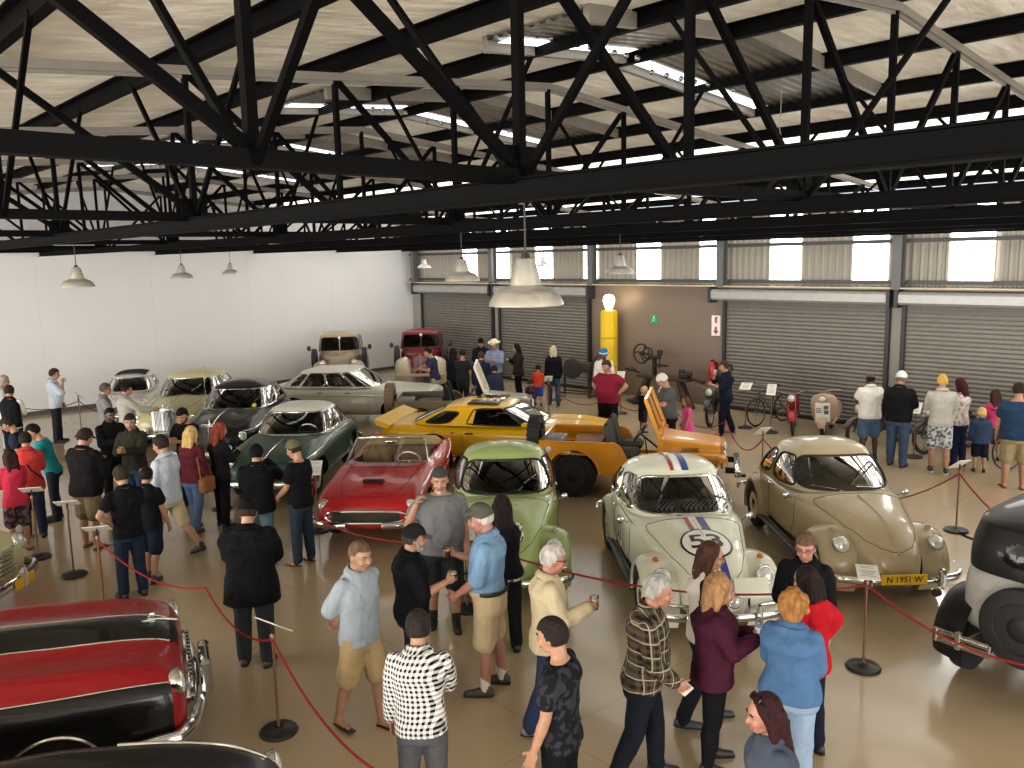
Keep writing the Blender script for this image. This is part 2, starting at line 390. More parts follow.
def sheet(y0, y1, mat, name, x0=XW - .1, x1=XE + .2):
    mb = MB(); zz = lambda y: rz(y) + .06 + PD
    n = 12
    mb.grid([[(x0, y0 + (y1 - y0) * k / n, zz(y0 + (y1 - y0) * k / n)), (x1, y0 + (y1 - y0) * k / n, zz(y0 + (y1 - y0) * k / n))] for k in range(n + 1)])
    mb.grid([[(x0, y0 + (y1 - y0) * k / n, .08 + zz(y0 + (y1 - y0) * k / n)), (x1, y0 + (y1 - y0) * k / n, .08 + zz(y0 + (y1 - y0) * k / n))] for k in range(n + 1)])
    return struct(name, mb, mat)
c1 = ceil_mat(0)
sheet(YE, RY, c1, 'ceiling'); sheet(RY, 13.2, c1, 'ceiling_far_slope'); sheet(13.2, YW + .1, ceil_mat(1), 'ceiling_emissive_sheets')
dark = plain('#060607', .6); dark2 = plain('#09090a', .55)
for m_ in (dark, dark2): m_.node_tree.nodes['Principled BSDF'].inputs['Specular IOR Level'].default_value = .04; grey = plain('#77726a', .4)
NY = [-9.3, -7.7, -6.1, -4.5, -2.9, -1.35, .25, 1.76, 3.4, 5.05, 6.7, 8.35, 9.95, 11.62, 13.2, 14.8, 16.4, 17.95, 19.4]
for y in NY:
    z = rz(y) + .06
    mb = MB()
    mb.box(((XW + XE) / 2, y, z + PD / 2), (XE - XW, .02, PD)); mb.box(((XW + XE) / 2, y + .04, z + .012), (XE - XW, .09, .022)); mb.box(((XW + XE) / 2, y - .04, z + PD - .012), (XE - XW, .09, .022))
    struct('roof_purlin', mb, dark)
for y in (3.33, 6.58, 9.83, 13.08, 16.3, 19.2):
    mb = MB(); mb.box(((XW + XE) / 2, y, 4.595), (XE - XW, .035, .13)); mb.box(((XW + XE) / 2, y, 4.655), (XE - XW, .12, .012)); mb.box(((XW + XE) / 2, y, 4.535), (XE - XW, .12, .012))
    struct('roof_tie_beam', mb, dark)
TX = [-3.55, -8.15, -12.7, -17.25, -21.8, -26.3, 1.05, 5.65]
def truss(x):
    mb = MB(); mb.box((0, 4.3, 4.675), (.09, 30, .085))
    o = mb.out('roof_truss', dark2, loc=(x, 0, 0)); o['kind'] = 'structure'
    for a, b_ in ((YE + .1, RY), (RY, YW - .2)):
        m = MB(); m.bar((0, a, rz(a) + .01), (0, b_, rz(b_) + .01), .09, .08); m.bar((0, a, rz(a) - .04), (0, b_, rz(b_) - .04), .03, .04); m.out('top_chord', grey, o)
    for i, y in enumerate(NY):
        if y < -3: continue
        MB().bar((0, y, 4.66), (0, y, rz(y)), .05, .06).out('web_post', dark, o)
        j = i + 1 if y < RY else i - 1
        if i + 1 < len(NY):
            if y < RY: p, q = (0, NY[i], rz(NY[i])), (0, NY[i + 1], 4.71)
            else: p, q = (0, NY[i + 1], rz(NY[i + 1])), (0, NY[i], 4.71)
            MB().bar(p, q, .05, .06).out('web_diagonal', dark, o)
        if i % 2 == 0:
            MB().box((.0, y, 4.76), (.016, .26, .18)).out('gusset_plate', dark, o)
    for y in (1.76, 3.4, 6.7, 9.95, 13.2, 16.4):
        for s_ in (1, -1):
            MB().bar((0.03 * s_, y, 4.66), (1.4 * s_, y, rz(y) + .1), .04).out('sway_brace', dark, o)
    return o
for x in TX: truss(x)
# framed roof vents with bare corrugated sheet
def vent(x0, x1, y0, y1):
    o = None; n = int((x1 - x0) / .03)
    zz = lambda y: rz(y) + .05 + PD
    mb = MB().grid([[(x0 + k * .03, y, zz(y) + .02 * (1 if k % 5 < 2 else -1) - .03) for y in (y0, (y0 + y1) / 2, y1)] for k in range(n + 1)])
    o = struct('roof_vent', mb, steel('#8d8f8e', .35), sharp=30)
    for x in (x0, x1):
        m = MB(); m.bar((x, y0, rz(y0) + .15), (x, y1, rz(y1) + .15), .07, .18); m.out('trimmer', grey, o)
    m = MB(); m.grid([[(x0 + .08, y, zz(y) - .07), (x0 + .3, y, zz(y) - .055)] for y in (y0 + .1, y1 - .1)]); m.out('light_gap', emit('#f4f7fa', 2.2), o)
    m = MB()
    for k in range(10): m.ball((x0 + .36, y0 + .2 + (y1 - y0 - .4) * k / 9, zz((y0 + y1) / 2) - .09), .035, nu=6, nv=8)
    m.out('fixing_bolts', steel(), o)
for k in (0, 1, 2, 3):
    vent(-7.0 - 4.57 * k, -5.08 - 4.57 * k, 8.45, 11.6); vent(-6.75 - 4.57 * k, -5.35 - 4.57 * k, 6.0, 8.25)
# pendant lamps on the ties
LAMPS = [(-3.55, 3.43, 'large steel pendant lamp nearest the camera, hanging before the far roller doors'), (-12.7, 3.56, 'steel pendant lamp hanging against the white wall, nearest of the three there'),
         (-17.25, 6.83, 'steel pendant lamp hanging in the middle of the row against the white wall'), (-21.8, 9.96, 'smallest dark pendant lamp hanging against the white wall'),
         (-8.15, 6.76, 'steel pendant lamp hanging in front of the far left roller door'), (-8.15, 9.86, 'steel pendant lamp hanging left of the round column above the brown wall'),
         (-21.8, 16.5, 'tiny pendant lamp hanging by the room corner'), (-17.25, 17.4, 'small pendant lamp hanging just right of the large one')]
lampm = plain('#cfcbc2', .3, .7, .2, .06)
l0 = None
for x, y, lb in LAMPS:
    if l0 is None:
        l0 = t = thing('pendant_lamp', lb, 'lamp', (x, y, 3.94), 0, 'steel pendant lamps')
        MB().lathe([(.218, -.004), (.222, 0), (.218, .018), (.195, .062), (.16, .09), (.12, .104), (.095, .118), (.082, .165), (.056, .262), (.046, .272), (0, .276), (.04, .258), (.075, .16), (.088, .106), (.15, .082), (.19, .055), (.214, .0)], seg=40).out('lamp_shade', lampm, t)
        MB().tube([(0, 0, .25), (0, 0, .72)], .006).out('cord', black(), t); MB().lathe([(0, .265), (.028, .27), (.022, .3), (0, .305)]).out('cord_cap', black(), t)
        MB().ball((0, 0, .09), (.045, .045, .07)).out('bulb', plain('#e8e6df', .2), t)
    else: dup(l0, (x, y, 3.94), 0, lb)
m = MB().tube([(-5.75, 10.2, rz(10.2) + .18), (-5.75, 10.2, 6.0), (-5.78, 10.22, 5.85), (-5.73, 10.18, 5.7), (-5.79, 10.2, 5.6)], .006, 5)
o = m.out('loose_cable', plain('#a89c88', .6)); o['label'] = 'loose cable dangling from the corrugated roof vent'; o['category'] = 'cable'
# ------------------------------------------------------------------ vehicles
def pchip(X, Y, x):
    X, Y = np.asarray(X, float), np.asarray(Y, float); o = np.argsort(X); X, Y = X[o], Y[o]
    h = np.diff(X); d = np.diff(Y, axis=0) / h[:, None]; m = np.zeros_like(Y)
    m[0], m[-1] = d[0], d[-1]
    for i in range(1, len(X) - 1):
        a, b_ = d[i - 1], d[i]; w1, w2 = 2 * h[i] + h[i - 1], h[i] + 2 * h[i - 1]
        ok = a * b_ > 0
        m[i] = np.where(ok, (w1 + w2) / np.where(ok, w1 / np.where(a == 0, 1, a) + w2 / np.where(b_ == 0, 1, b_), 1), 0)
    k = np.clip(np.searchsorted(X, x) - 1, 0, len(X) - 2); t = ((x - X[k]) / h[k])[:, None]; H = h[k][:, None]
    return (2 * t**3 - 3 * t**2 + 1) * Y[k] + (t**3 - 2 * t**2 + t) * H * m[k] + (-2 * t**3 + 3 * t**2) * Y[k + 1] + (t**3 - t**2) * H * m[k + 1]
def loft_body(secs, ridges=(), nu=72, nv=56, nb=5, dip=None):
    """secs rows: x, z bottom, z of the widest line, z top, half width, roundness"""
    secs = np.array(secs, float); x0, x1 = secs[:, 0].min(), secs[:, 0].max()
    t = np.linspace(0, 1, nu); u = .5 - .5 * np.cos(t * math.pi); u = .6 * u + .4 * t
    xs = x0 + (x1 - x0) * u; R = pchip(secs[:, 0], secs[:, 1:], xs)
    ph = np.arange(nv) / nv * 2 * math.pi - math.pi / 2; c, s_ = np.cos(ph), np.sin(ph)
    P = np.empty((nu, nv, 3))
    for i, x in enumerate(xs):
        zb, zm, zt, w, n = R[i]
        ex = np.where(s_ >= 0, n, nb); r = (np.abs(c)**ex + np.abs(s_)**ex)**(-1 / ex)
        y = w * r * c; z = np.where(s_ >= 0, zm + (zt - zm) * r * s_, zm + (zm - zb) * r * s_)
        up = np.clip((z - zm) / max(zt - zm, 1e-3), 0, 1)
        for (xa, xb, ya, sg, amp) in ridges:      # raised wings, bonnet crowns, fins
            k = np.clip((x - xa) / (xb - xa), 0, 1); f = math.sin(k * math.pi)**.6 if 0 < k < 1 else 0
            if amp.__class__ is tuple: f = amp[0] * k**amp[1] if 0 < k <= 1 else 0; z = z + f * np.exp(-((np.abs(y) - ya) / sg)**2) * up
            else: z = z + amp * f * np.exp(-((np.abs(y) - ya) / sg)**2) * np.sqrt(up)
        P[i, :, 0], P[i, :, 1], P[i, :, 2] = x, y, z
    global LOFT_P
    LOFT_P = P
    return MB().grid(P, cv=True, caps=True)
def well_cut(me, cyls, dark_m, extra=None):
    """cuts round wheel arches (x, z, r, y inner, y outer) out of a body"""
    cm = MB()
    for x, z, r, yi, yo in cyls:
        for s_ in (1, -1): cm.lathe([(0, 0), (r, 0), (r, yo - yi), (0, yo - yi)], (x, s_ * yi, z), (0, s_, 0), 36)
    if extra: extra(cm)
    cme = cm.mesh('c', 0); cme.materials.append(dark_m)
    co = bpy.data.objects.new('c', cme); TMP.collection.objects.link(co)
    def st(o):
        b_ = o.modifiers.new('b', 'BOOLEAN'); b_.operation = 'DIFFERENCE'; b_.object = co; b_.solver = 'EXACT'; b_.material_mode = 'TRANSFER'
    r = evaluated(me, st); bpy.data.objects.remove(co)
    return r
_wh = {}
def wheel(root, x, y, r, w, style, steer=0, name='wheel'):
    """road wheel at local (x, y); outer face towards the nearer side"""
    k = (r, w, style)
    if k not in _wh:
        hw = w / 2; ri = r * (.62 if style != 'wire' else .68)
        ty = MB().lathe([(ri, -hw * .8), (ri + .01, -hw), (r * .9, -hw), (r * .985, -hw * .75), (r, -hw * .3), (r, hw * .3), (r * .985, hw * .75), (r * .9, hw), (ri + .01, hw), (ri, hw * .8), (ri - .015, 0)], ax=(0, 1, 0), seg=36)
        if style == 'lug':
            for a in range(26):
                c, s_ = math.cos(a / 26 * 6.283), math.sin(a / 26 * 6.283)
                R = np.array(((c, 0, -s_), (0, 1, 0), (s_, 0, c))); ty.box((r * .985 * c, 0, r * .985 * s_), (.035, w * .96, .05), R=R)
        me = ty.mesh('tyre'); me.materials.append(rubber())
        rm = MB()
        rm.lathe([(ri, hw * .85), (ri - .015, hw * .8), (ri - .03, hw * .45), (ri * .6, hw * .38), (ri * .55, hw * .6), (.0, hw * .62)], ax=(0, 1, 0), seg=32)
        rm.lathe([(ri - .005, -hw * .8), (0, -hw * .6)], ax=(0, 1, 0), seg=24)
        if style in ('lug', 'truck'):
            for a in range(5):
                th = a / 5 * 6.283; rm.ball((ri * .4 * math.cos(th), hw * .64, ri * .4 * math.sin(th)), .018, nu=5, nv=6)
        rme = rm.mesh('rim'); cap_ = MB().lathe([(ri * .56, hw * .6), (ri * .5, hw * .85), (ri * .3, hw * 1.0), (0, hw * 1.05)], ax=(0, 1, 0), seg=24).mesh('hubcap')
        rcol = {'hub': plain('#d8d2c0', .35), 'white': plain('#cfcfca', .35), 'lug': plain('#262625', .5), 'truck': plain('#2a2622', .5), 'dark': plain('#171615', .5), 'disc': steel('#8d8c88')}[style]
        rme.materials.append(rcol); cap_.materials.append(chrome() if style in ('hub', 'white', 'disc') else black())
        _wh[k] = (me, rme, cap_)
    me, rme, cp = _wh[k]
    o = link(name, me, None, root, (x, y, r)); o.rotation_euler = (0, 0, (0 if y > 0 else math.pi) + math.radians(steer))
    link('rim', rme, None, o); link('hubcap', cp, None, o)
    return o
def sgnpow(v, p): return np.sign(v) * np.abs(v)**p
class House:
    """glasshouse of a car: belt line to roof, windows cut out and glazed"""
    def __init__(s, belt, roof, nb=4, nr=3.5, crown=.1, bulge=.02, zf=None):
        s.b, s.r, s.nb, s.nr, s.crown, s.bulge = belt, roof, nb, nr, crown, bulge   # belt/roof: x front, x rear, half width, z front, z rear
    def ring(s, th, q, n):
        xf, xr, w, zf, zr_ = q; cx, a = (xf + xr) / 2, (xf - xr) / 2
        x = cx + a * sgnpow(np.cos(th), 2 / n); y = w * sgnpow(np.sin(th), 2 / n); k = (x - xr) / (xf - xr)
        return np.stack([x, y, zr_ + (zf - zr_) * k], -1)
    def at(s, th, t):
        th = np.asarray(th, float); t = np.asarray(t, float)[..., None]
        B, R = s.ring(th, s.b, s.nb), s.ring(th, s.r, s.nr); P = B + (R - B) * t
        k = s.bulge * np.sin(t * math.pi); c = np.stack([np.cos(th), np.sin(th), 0 * th], -1)
        return P + c * k
    def th_x(s, x, side):
        xf, xr = s.b[0], s.b[1]; c = (x - (xf + xr) / 2) / ((xf - xr) / 2)
        a = math.acos(max(-1, min(1, sgnpow(c, s.nb / 2)))); return a if side > 0 else 2 * math.pi - a
    def th_y(s, f, rear=False):
        a = math.asin(abs(f)**(s.nb / 2)) * (1 if f > 0 else -1); return math.pi - a if rear else a
    def build(s, root, mats, wins, trim=None, N=180, NL=22, mroof=None, tint=.22, gname=('windscreen', 'rear_window', 'side_window')):
        th = np.arange(N) / N * 2 * math.pi; lv = np.linspace(0, 1, NL + 1)
        W = []
        for kind, a, b_, t0, t1, rd in wins:
            if rd >= 7: rd *= 2
            if kind == 'F': W.append((0, s.th_y(a), s.th_y(b_), t0, t1, rd))
            elif kind == 'R': x_, y_ = s.th_y(a, True), s.th_y(b_, True); W.append((1, min(x_, y_), max(x_, y_), t0, t1, rd))
            else:
                for sd in (1, -1):
                    p, q = s.th_x(a, sd), s.th_x(b_, sd); W.append((2, min(p, q), max(p, q), t0, t1, rd))
        def inside(w, T, L):
            c = (w[1] + w[2]) / 2; h = (w[2] - w[1]) / 2; d = (T - c + math.pi) % (2 * math.pi) - math.pi
            u = d / h; v = (L - (w[3] + w[4]) / 2) / ((w[4] - w[3]) / 2)
            return np.abs(u)**w[5] + np.abs(v)**w[5] < 1
        P = np.array([s.at(th, np.full(N, l)) for l in lv])
        V = P.reshape(-1, 3).tolist(); F = []; Mi = []
        for j in range(NL):
            L = (lv[j] + lv[j + 1]) / 2
            for i in range(N):
                T = th[i] + math.pi / N
                if any(inside(w, T, L) for w in W): continue
                k = (i + 1) % N; F.append((j * N + i, j * N + k, (j + 1) * N + k, (j + 1) * N + i)); Mi.append(0)
        # roof dome
        top = P[-1]; c = top.mean(0); base = NL * N; n0 = len(V)
        rings = [.985, .95, .88, .75, .55, .3, .1]
        for q in rings:
            d = c + (top - c) * q; d[:, 2] = top[:, 2] + s.crown * (1 - q**2.6)**.8; V += d.tolist()
        for k_ in range(len(rings)):
            a0 = base if k_ == 0 else n0 + (k_ - 1) * N; b0 = n0 + k_ * N
            for i in range(N): F.append((a0 + i, a0 + (i + 1) % N, b0 + (i + 1) % N, b0 + i)); Mi.append(1 if mroof else 0)
        V.append([c[0], c[1], c[2] + s.crown]); e = len(V) - 1; a0 = n0 + (len(rings) - 1) * N
        for i in range(N): F.append((a0 + i, a0 + (i + 1) % N, e)); Mi.append(1 if mroof else 0)
        mb = MB(); mb.add(V, F, Mi)
        o = mb.out('cabin_roof', [mats, mroof] if mroof else mats, root, sharp=50)
        for w in W:
            g = MB(); nu, nv = 24, 12; U = np.linspace(-1, 1, nu); Vv = np.linspace(-1, 1, nv); c_, h = (w[1] + w[2]) / 2, (w[2] - w[1]) / 2; G_ = []
            for u in U:
                vm = max(1e-3, (1 - min(.9999, abs(u)**w[5])))**(1 / w[5])
                tt = (w[3] + w[4]) / 2 + (w[4] - w[3]) / 2 * Vv * vm * 1.03
                G_.append(s.at(np.full(nv, c_ + h * u * 1.01), tt))
            G_ = np.array(G_); cc = np.array([(s.b[0] + s.b[1]) / 2, 0, 0]); G_[..., 1] *= .993; G_[..., 0] = cc[0] + (G_[..., 0] - cc[0]) * .995
            go = g.grid(G_).out(gname[w[0]], glass(tint), root, sharp=0)
            ph = np.arange(64) / 64 * 2 * math.pi; cu, su = np.cos(ph), np.sin(ph); rr = (np.abs(cu)**w[5] + np.abs(su)**w[5])**(-1 / w[5])
            pts = s.at(c_ + h * cu * rr, (w[3] + w[4]) / 2 + (w[4] - w[3]) / 2 * su * rr)
            if trim: MB().tube(pts, .016, 6, closed=True).out('window_trim', trim, go)
        # dark cabin floor at belt height with seats
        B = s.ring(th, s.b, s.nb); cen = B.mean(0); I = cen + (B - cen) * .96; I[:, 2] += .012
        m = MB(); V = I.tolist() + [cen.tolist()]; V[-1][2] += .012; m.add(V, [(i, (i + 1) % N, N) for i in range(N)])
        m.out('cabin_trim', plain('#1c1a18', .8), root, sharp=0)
        return o
def seats(root, rows, w, z, col, both=True, wheel_at=None, wcol=None):
    for x in rows:
        for y in ((w, -w) if both else (0,)):
            mb = MB(); mb.box((x - .06, y, z + .1), (.14, .48 if both else 2 * w + .5, .42), bev=.05, R=rotm('Y', -12)); mb.out('seat_back', fabric(col), root)
    if wheel_at:
        x, y, zz = wheel_at; a = np.arange(28) / 28 * 2 * math.pi; R = rotm('Y', -62)
        pts = np.stack([.19 * np.cos(a), .19 * np.sin(a), 0 * a], -1) @ R.T + (x, y, zz)
        mb = MB().tube(pts, .013, 6, closed=True); mb.tube([pts[7], pts[21]], .009, 6); mb.tube([pts[0] * .5 + pts[14] * .5, np.array((x + .3, y, zz - .18))], .018, 6)
        mb.out('steering_wheel', wcol or plain('#1a1a1a', .4), root)
def bvh_of(me): return BVHTree.FromPolygons([v.co[:] for v in me.vertices], [tuple(p.vertices) for p in me.polygons])
def on_side(bv, x, z, sd, off=.003):
    h = bv.ray_cast(Vector((x, 3 * sd, z)), Vector((0, -sd, 0)))
    return None if h[0] is None else np.array(h[0]) + np.array((0, sd * off, 0))
def on_top(bv, x, y, off=.004):
    h = bv.ray_cast(Vector((x, y, 4)), Vector((0, 0, -1)))
    return None if h[0] is None else np.array(h[0]) + np.array((0, 0, off))
def on_front(bv, y, z, off=.004, sd=1):
    h = bv.ray_cast(Vector((6 * sd, y, z)), Vector((-sd, 0, 0)))
    return None if h[0] is None else np.array(h[0]) + np.array((off * sd, 0, 0))
def lerp_pts(pts, n):
    pts = np.array(pts, float); d = np.r_[0, np.cumsum(np.linalg.norm(np.diff(pts, axis=0), axis=1))]; t = np.linspace(0, d[-1], n)
    return np.stack([np.interp(t, d, pts[:, k]) for k in range(pts.shape[1])], -1)
def seam(root, bv, pts, kind, r=.0038, mat=None, name='panel_gap', n=30, sides=(1, -1), off=.001, h=None):
    for sd in (sides if kind in ('side', 'topm') else (1,)):
        P = []
        for a, b_ in lerp_pts(pts, n):
            q = on_side(bv, a, b_, sd, off) if kind == 'side' else on_top(bv, a, b_ * (sd if kind == 'topm' else 1), off) if kind in ('top', 'topm') else on_front(bv, a, b_, off)
            if q is not None: P.append(q)
        if len(P) > 2: MB().tube(P, r, 6, h=h).out(name, mat or plain('#0c0c0c', .7), root)
def bumper(root, x0, w, z, r=.05, hgt=.07, curve=.18, wrap=.25, sd=1, m=None, guards=(), name='bumper'):
    ys = np.linspace(-w, w, 41); k = np.abs(ys) / w
    P = np.stack([sd * (x0 - curve * k**2.5 - wrap * np.clip((k - .86) / .14, 0, 1)**2), ys, np.full(41, z)], -1)
    o = MB().tube(P, r * .6, 10, h=hgt).out(name, m or chrome(), root)
    for y in guards:
        MB().box((sd * (x0 + .03), y, z + .03), (.09, .07, hgt * 2 + .14), bev=.03).out('overrider', m or chrome(), o)
    return o
def headlamp(root, x, y, z, r=.09, tilt=8, yaw=0, ring=None, name='headlamp'):
    d = np.array((math.cos(math.radians(tilt)) * math.cos(math.radians(yaw)), math.cos(math.radians(tilt)) * math.sin(math.radians(yaw)), math.sin(math.radians(tilt))))
    o = MB().lathe([(r * .8, -.1), (r * 1.12, -.03), (r * 1.16, .0), (r * 1.08, .02), (r, .012)], (x, y, z), d, 28).out(name, ring or chrome(), root)
    MB().lathe([(r, .0), (r * .9, .02), (r * .6, .038), (0, .045)], (x, y, z), d, 28).out('lens', plain('#cfd2cc', .1, .35, .6, .05), o)
    return o
_fonts = {}
def text_mb(txt, size, extrude=.0):
    c = bpy.data.curves.new('t', 'FONT'); c.body = txt; c.size = size; c.align_x = 'CENTER'; c.align_y = 'CENTER'; c.extrude = extrude; c.offset = size * .018
    o = bpy.data.objects.new('t', c); TMP.collection.objects.link(o); vl = TMP.view_layers[0]; vl.update()
    me = bpy.data.meshes.new_from_object(o.evaluated_get(vl.depsgraph), depsgraph=vl.depsgraph); r = arrays(me); bpy.data.objects.remove(o)
    return r
def plate(root, x, y, z, txt, col='#e2b21c', w=.42, h=.11, rx=0, flip=1, tcol='#141414', rz_=0):
    """number plate facing +x (flip=-1: facing -x)"""
    R = rotm('Z', rz_) @ rotm('Y', -rx)
    o = MB().box((0, 0, 0), (.012, w, h), bev=.003, R=R).out('number_plate', plain(col, .4), root, loc=(x, y, z))
    if txt:
        V, F = text_mb(txt, h * .82); V = np.stack([0 * V[:, 0] + .008, V[:, 0], V[:, 1]], -1)
        if flip < 0: V = V * (-1, -1, 1)
        MB().add(V @ R.T, F).out('plate_lettering', plain(tcol, .5), o, sharp=0)
    return o
def slab(mb, poly, z0, z1, m=0, axis=1):
    """prism from an (x, z) outline between y = z0 and z1 (axis 1), or (y, z) outline between x (axis 0), or (x, y) outline between z (axis 2)"""
    n = len(poly); V = []
    for k in (z0, z1):
        for a, b_ in poly: V.append((a, k, b_) if axis == 1 else (k, a, b_) if axis == 0 else (a, b_, k))
    mb.add(V, [tuple(range(n)), tuple(range(2 * n - 1, n - 1, -1))] + [(i, (i + 1) % n, n + (i + 1) % n, n + i) for i in range(n)], m)
    return mb

def car_body(root, secs, wheels, col, ridges=(), nb=5, two=None, arch=.07, mats=None, extra=None, ny=56):
    """body shell with round wheel arches; wheels: front x, rear x, half track, radius, tyre width, style"""
    xf, xr, tr, r, w, st = wheels
    me = loft_body(secs, ridges, nb=nb, nv=ny).mesh('b', 0)
    ms = mats or [paint(col)]
    for m in ms: me.materials.append(m)
    if two:
        for p in me.polygons: p.material_index = two(p.center, (p.index % ny + .5) / ny * 360 - 90)
    wm = max(q[4] for q in secs)
    r2 = well_cut(me, [(x, r + .01, r + arch, tr - w / 2 - .12, wm + .3) for x in (xf, xr)], black(), extra)
    r2.set_sharp_from_angle(angle=math.radians(35))
    o = link('body', r2, None, root)
    for x in (xf, xr):
        for s_ in (1, -1): wheel(root, x, s_ * tr, r, w, st)
    return o, bvh_of(me)
CARPOS = {}
# ---- rounded two-door with separate wings (three of them)
def fender(xc, zc, R0, fr, yi, yo, a0, a1, Rin, v0=0):
    """pressed wing over a wheel: fr(angle) gives the outer radius"""
    P = []
    for a in np.linspace(a0, a1, 34):
        row = []; R = fr(a); ca, sa = math.cos(math.radians(a)), math.sin(math.radians(a))
        for v in np.linspace(v0, 112, 12 if v0 == 0 else 18):
            c, s_ = math.cos(math.radians(v)), math.sin(math.radians(v)); rr = Rin + (R - Rin) * max(c, -.12)
            row.append((xc + rr * ca, yi + (yo - yi) * s_ * (1 if v < 90 else 1), zc + rr * sa))
        P.append(row)
    return np.array(P)
def rounded_car(label, pos, head, col, trimcol, tint, number=None, old=False, txt=None, wipe=True, incol='#6b655a'):
    root = thing('rounded_car', label, 'car', (*pos, 0), math.radians(head), 'rear engined rounded two door cars'); root.scale = (1.06, 1.02, 1.05)
    pm = paint(col)
    secs = [(1.97, .36, .46, .55, .10, 2.2), (1.9, .32, .5, .68, .24, 2.2), (1.72, .3, .56, .82, .36, 2.2), (1.4, .28, .66, .95, .47, 2.2), (1.0, .27, .74, 1.0, .56, 2.4), (.66, .26, .78, 1.02, .64, 3), (.4, .25, .75, 1.0, .70, 3.5), (-.2, .24, .72, .99, .725, 3.5), (-.8, .24, .72, .98, .71, 3),
            (-1.2, .27, .68, .96, .63, 2.4), (-1.55, .32, .62, .84, .5, 2.2), (-1.85, .38, .56, .66, .32, 2.2), (-1.98, .42, .5, .55, .16, 2)]
    me = loft_body(secs).mesh('body'); body = link('body', me, pm, root); bv = bvh_of(me)
    H = House((.66, -1.62, .705, .985, .84), (.1, -.9, .55, 1.385, 1.345), nb=3.0, nr=2.8, crown=.125, bulge=.05)
    hb = H.build(root, pm, [('F', -.86, .86, .1, .93, 5), ('R', -.5, .5, .42, .86, 4), ('S', .33, -.33, .1, .9, 5), ('S', -.44, -1.02, .16, .88, 4)], chrome() if number else trimcol, tint=tint)
    for sd in (1, -1):
        f = fender(1.27, .36, .5, lambda a: .44 + (.14 * max(0, (a - 95) / 100)**1.3 if a > 95 else .02 * math.cos(math.radians(a - 40))), .38, .77, -32, 192, .33)
        f[..., 1] *= sd; g = MB().grid(f)
        g.out('front_wing', pm, root, sharp=60)
        f = fender(-1.13, .36, .5, lambda a: .45 + (.1 * max(0, (80 - a) / 95) if a < 80 else .06 * max(0, (a - 120) / 70)), .4, .765, -14, 205, .33)
        f[..., 1] *= sd; MB().grid(f).out('rear_wing', pm, root, sharp=60)
        MB().box((.06, sd * .69, .27), (1.75, .17, .05), bev=.015).out('running_board', plain('#2a2a2a', .5), root)
        MB().box((.06, sd * .69, .298), (1.7, .02, .012)).out('board_moulding', chrome(), root)
        if old: headlamp(root, 1.655, sd * .56, .70, .088, 32)
        else: headlamp(root, 1.67, sd * .56, .69, .092, 24)
        MB().lathe([(.0, 0), (.035, .005), (.03, .03), (.01, .045), (0, .045)], (1.42, sd * .58, .785), (.2, 0, 1), 14).out('turn_signal', plain('#b4551a' if number else '#8f8a7a', .3), root)
        MB().tube([(.40, sd * .70, .88), (.43, sd * .755, .91)], .01, 6).out('mirror_arm', chrome(), root)
        MB().ball((.44, sd * .79, .925), (.022, .048, .048)).out('mirror', chrome(), root)
        MB().box((-.38, sd * .735, .87), (.13, .03, .025), bev=.008).out('door_handle', chrome(), root)
    seam(root, bv, [(.48, .93), (.46, .55), (.3, .34), (-.3, .33), (-.45, .5), (-.47, .93)], 'side', n=44)
    seam(root, bv, [(.74, 0), (.74, .44), (.72, .54), (.8, .55), (1.0, .5), (1.4, .41), (1.7, .29), (1.84, .18), (1.9, .06), (1.9, 0)], 'topm', r=.004, n=60, mat=plain('#3a372e', .7))
    seam(root, bv, [(.62, .9), (-.5, .885), (-1.1, .86)], 'side', r=.007, mat=chrome(), name='waist_moulding', off=.003)
    seam(root, bv, [(.82, 0), (1.3, 0), (1.86, 0)], 'top', r=.009 if not old else .016, mat=chrome() if not old else pm, name='bonnet_strip', off=.004)
    for x in (1.27, -1.13):
        for s_ in (1, -1): wheel(root, x, s_ * .655, .315, .155, 'hub')
    b_ = bumper(root, 2.06, .76, .40, .04, .045, .16, .06, 1, None, () if not old else (-.42, .42))
    bumper(root, 2.04, .76, .42, .04, .045, .16, .06, -1, None, (-.4, .4))
    if not old:
        for y in (-.36, .36): MB().box((2.08, y, .45), (.07, .06, .2), bev=.025).out('overrider', chrome(), b_)
        for sd in (1, -1): MB().tube([(2.09, sd * .36, .55), (2.07, sd * .5, .555), (1.98, sd * .68, .55), (1.93, sd * .73, .5), (1.93, sd * .74, .42)], .017, 8).out('bumper_rail', chrome(), b_)
    MB().tube([(1.9, 0, .62), (1.93, 0, .66), (1.86, 0, .7)], .014, 6).out('bonnet_handle', chrome(), root)
    seats(root, (-.12,), .3, .93, incol, wheel_at=(.3, .33, 1.0), wcol=plain('#d8d4c6', .4) if old else None)
    seats(root, (-.85,), .3, .9, incol, both=False)
    if wipe:
        for y in (.45, -.1):
            p = H.at(H.th_y(y / .7), .08); q = H.at(H.th_y((y - .38) / .7), .2); MB().tube([p + (.02, 0, 0), (p + q) / 2 + (.03, 0, .01), q + (.03, 0, 0)], .008, 6).out('wiper', chrome() if old else black(), root)
    if txt: plate(root, 2.1, -.02, .44, txt, w=.52, h=.115)
